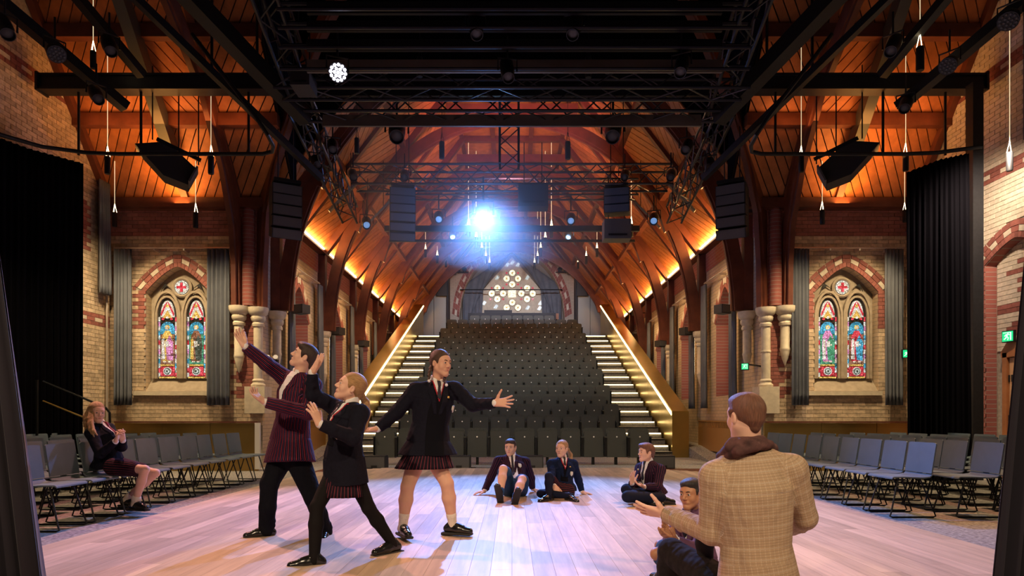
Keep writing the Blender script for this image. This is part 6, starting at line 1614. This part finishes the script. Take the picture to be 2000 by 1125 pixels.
# ---- girl sitting with one knee up
person('smiling girl in navy blazer and tights sitting on the floor with one knee up', dict(
    pelvis=W3(1098, 956, 8.62), chest=W3(1100, 914, 8.66), neck=W3(1098, 893, 8.68), head=W3(1097, 877, 8.62), hf=(-.45, -.88, .05), hu=(0, 0, 1), front=(-.2, -.95, .1), stand=False, pfront=(-.3, -.95, 0),
    shR=W3(1077, 906, 8.62), elR=W3(1078, 936, 8.45), wrR=W3(1082, 948, 8.3), shL=W3(1120, 906, 8.72), elL=W3(1130, 938, 8.85), wrL=W3(1137, 961, 8.8),
    handR=dict(f=(.3, -.6, -.6), p=(0, .6, -.8)), handL=dict(f=(.9, -.3, -.1), p=(0, 0, -1)),
    hipR=W3(1086, 959, 8.55), hipL=W3(1108, 959, 8.55), knR=W3(1072, 930, 8.25), anR=W3(1072, 968, 8.12), toeR=(-.7, -.7, -.1), knL=W3(1056, 964, 8.3), anL=W3(1112, 968, 8.15), toeL=(.5, -.8, 0),
    hem=W3(1100, 958, 8.68), hemr=(.19, .17), blazer='navy_blue', b=.92, lower='seatskirt', tights='tights_navy', hair='hair_blonde', cut='pony', tail=[W3(1108, 878, 8.74), W3(1114, 888, 8.8), W3(1115, 897, 8.78)],
    jersey=True, vl=.22, open=.05, tie=.07, badge=(-.10, .19), smile=.008, pin=(-.07, .10), h=.0085, hhead=.005, s=.97, nr=.046, jaw=.95, low=.3))
# ---- cross-legged boy clapping
person('brown-haired boy in striped blazer sitting cross-legged and clapping', dict(
    pelvis=W3(1272, 960, 8.15), chest=W3(1270, 921, 8.12), neck=W3(1266, 899, 8.12), head=W3(1262, 884, 8.08), hf=(-.93, -.36, .05), hu=(.03, 0, 1), front=(-.72, -.69, .05), stand=False, pfront=(-.6, -.8, 0),
    shR=W3(1250, 914, 8.24), elR=W3(1244, 946, 8.1), wrR=W3(1235, 944, 7.9), shL=W3(1290, 917, 8.0), elL=W3(1284, 951, 7.85), wrL=W3(1258, 951, 7.78),
    handR=dict(f=(-.1, -.3, .9), p=(.5, -.85, 0), k=dict(curl=(.1, .1, .1, .15), spread=.25)), handL=dict(f=(-.8, -.3, .35), p=(.1, -.2, 1)),
    hipR=W3(1262, 966, 8.12), hipL=W3(1282, 966, 8.06), knR=W3(1224, 956, 7.95), anR=W3(1268, 975, 7.7), toeR=(.8, -.5, 0), knL=W3(1226, 970, 7.6), anL=W3(1290, 972, 7.75), toeL=(.9, .2, 0),
    hem=W3(1275, 968, 8.15), hemr=(.2, .18), blazer='blazer_stripe_far', b=.98, lower='trousers', lowm='tights_navy', hair='hair_auburn', cut='short', tie=.18, vl=.28, open=.045, pin=(.09, .08), h=.0085, hhead=.005, s=.98, nr=.050))
# ---- small boy sitting beside the teacher
person('dark-haired boy in plum jacket sitting on the floor, half hidden by the teacher', dict(
    pelvis=W3(1362, 1095, 4.55), chest=W3(1358, 1024, 4.62), neck=W3(1353, 994, 4.62), head=W3(1350, 965, 4.55), hf=(-.72, -.68, -.02), hu=(-.05, 0, 1), front=(-.75, -.6, .1), stand=False, pfront=(-.9, -.3, 0),
    shR=W3(1330, 1014, 4.78), elR=W3(1308, 1056, 4.7), wrR=W3(1316, 1050, 4.45), shL=W3(1384, 1016, 4.5), elL=W3(1362, 1074, 4.35), wrL=W3(1320, 1056, 4.35),
    handR=dict(f=(-.5, -.1, .5), p=(.5, -.5, 0)), handL=dict(f=(-.6, -.1, .3), p=(.3, .3, .5)),
    hipR=W3(1350, 1105, 4.65), hipL=W3(1360, 1105, 4.45), knR=W3(1290, 1066, 4.95), anR=W3(1330, 1112, 4.7), toeR=(-.5, .3, 0), knL=W3(1283, 1082, 4.35), anL=W3(1330, 1118, 4.5), toeL=(.7, -.5, 0),
    hem=W3(1364, 1110, 4.55), hemr=(.17, .15), blazer='plum', b=.86, lt=.95, lower='shorts', lowm='shorts_blue', hair='hair_black', cut='crop', skin='skin_dark', lip='lip_dark', smile=.006, tie=.15, vl=.2, open=.04, h=.007, hhead=.0042, s=.92, nr=.046))
# ---- the teacher kneeling with his back to the camera
o, base, part, mbpart, C_ = person('man in tan checked blazer kneeling with his back turned, one hand held out', dict(
    pelvis=W3(1482, 1150, 3.36), chest=W3(1470, 962, 3.34), neck=W3(1459, 868, 3.36), head=W3(1456, 815, 3.36), hf=(-.30, .95, .0), hu=(.02, -.04, 1), front=(-.15, .985, .0), pfront=(-.15, .98, 0),
    shR=W3(1546, 916, 3.34), elR=W3(1570, 1010, 3.42), wrR=W3(1545, 1030, 3.72), shL=W3(1396, 930, 3.36), elL=W3(1390, 1040, 3.42), wrL=W3(1300, 1003, 3.74),
    handL=dict(f=(-.86, .35, .10), p=(.35, .45, .55), s=1.05, k=dict(curl=(.12, .1, .1, .12), spread=.2, thumb=1.05)), handR=dict(f=(-.7, .5, .2), p=(-.4, .4, .3), s=1.05),
    hipR=W3(1515, 1170, 3.36), hipL=W3(1440, 1165, 3.42), knR=A3((1.47, 3.62, .10)), anR=A3((1.52, 3.2, .09)), toeR=(.1, -.4, -.9), knL=W3(1312, 1078, 3.96), anL=A3((.98, 4.02, .10)), toeL=(-.3, .9, 0),
    hem=W3(1495, 1215, 3.34), hemr=(.27, .22), hemn=(0, 0, 1), blazer='tweed', b=1.20, lower='trousers', lowm='trouser_grey', hair='hair_auburn', cut='crop', skin='skin', collar=False, front_detail=False, h=.006, hhead=.0035, s=1.04, nr=.060, folds=9, cuffs=True, bname='tweed_jacket'))
nk = W3(1459, 868, 3.36)
sc = []
for (a, b2, r0) in (((1410, 892, 3.42), (1428, 872, 3.31), .030), ((1428, 872, 3.31), (1460, 866, 3.27), .034), ((1460, 866, 3.27), (1492, 868, 3.30), .034), ((1492, 868, 3.30), (1508, 876, 3.42), .03), ((1508, 876, 3.42), (1462, 884, 3.54), .03), ((1462, 884, 3.54), (1410, 892, 3.42), .03), ((1412, 902, 3.38), (1440, 882, 3.26), .024), ((1440, 882, 3.26), (1476, 872, 3.25), .026), ((1476, 872, 3.25), (1504, 868, 3.30), .022), ((1430, 862, 3.31), (1488, 858, 3.29), .022)):
    sc.append(U(rc(W3(*a), W3(*b2), r0, r0), .008))
sf = part('scarf', Field(sc, .006).mesh(), 'scarf', 'dark reddish-brown scarf wound round the neck')
tl = [U(rc(W3(1408, 900, 3.52), W3(1385, 990, 3.62), .03, .04), .02), U(rc(W3(1385, 990, 3.62), W3(1376, 1060, 3.70), .04, .05), .02), U(rc(W3(1376, 1060, 3.70), W3(1378, 1098, 3.72), .05, .045), .02)]
e = part('scarf_end', Field(tl, .006).mesh(), 'scarf_black', 'black scarf end hanging over the knee', parent=sf)
fm = MB()
for k in range(12):
    x = 1362+k*3.0; p = V(PX(x, 1098, 3.70)); fm.tube([p, p+V((.004*(k % 3-1), 0, -.06)), p+V((.01*(k % 2), .01, -.11))], [.006, .005, .003], 5)
mbpart('fringe', fm, 'scarf_black', sf)
wr, el = W3(1300, 1003, 3.74), W3(1390, 1040, 3.42); ax = nrm(wr-el)
part('wristwatch', Field([U(rc(wr+ax*.012, wr+ax*.03, .036, .035), 0)], .005).mesh(), 'watch')
MBv = MB()
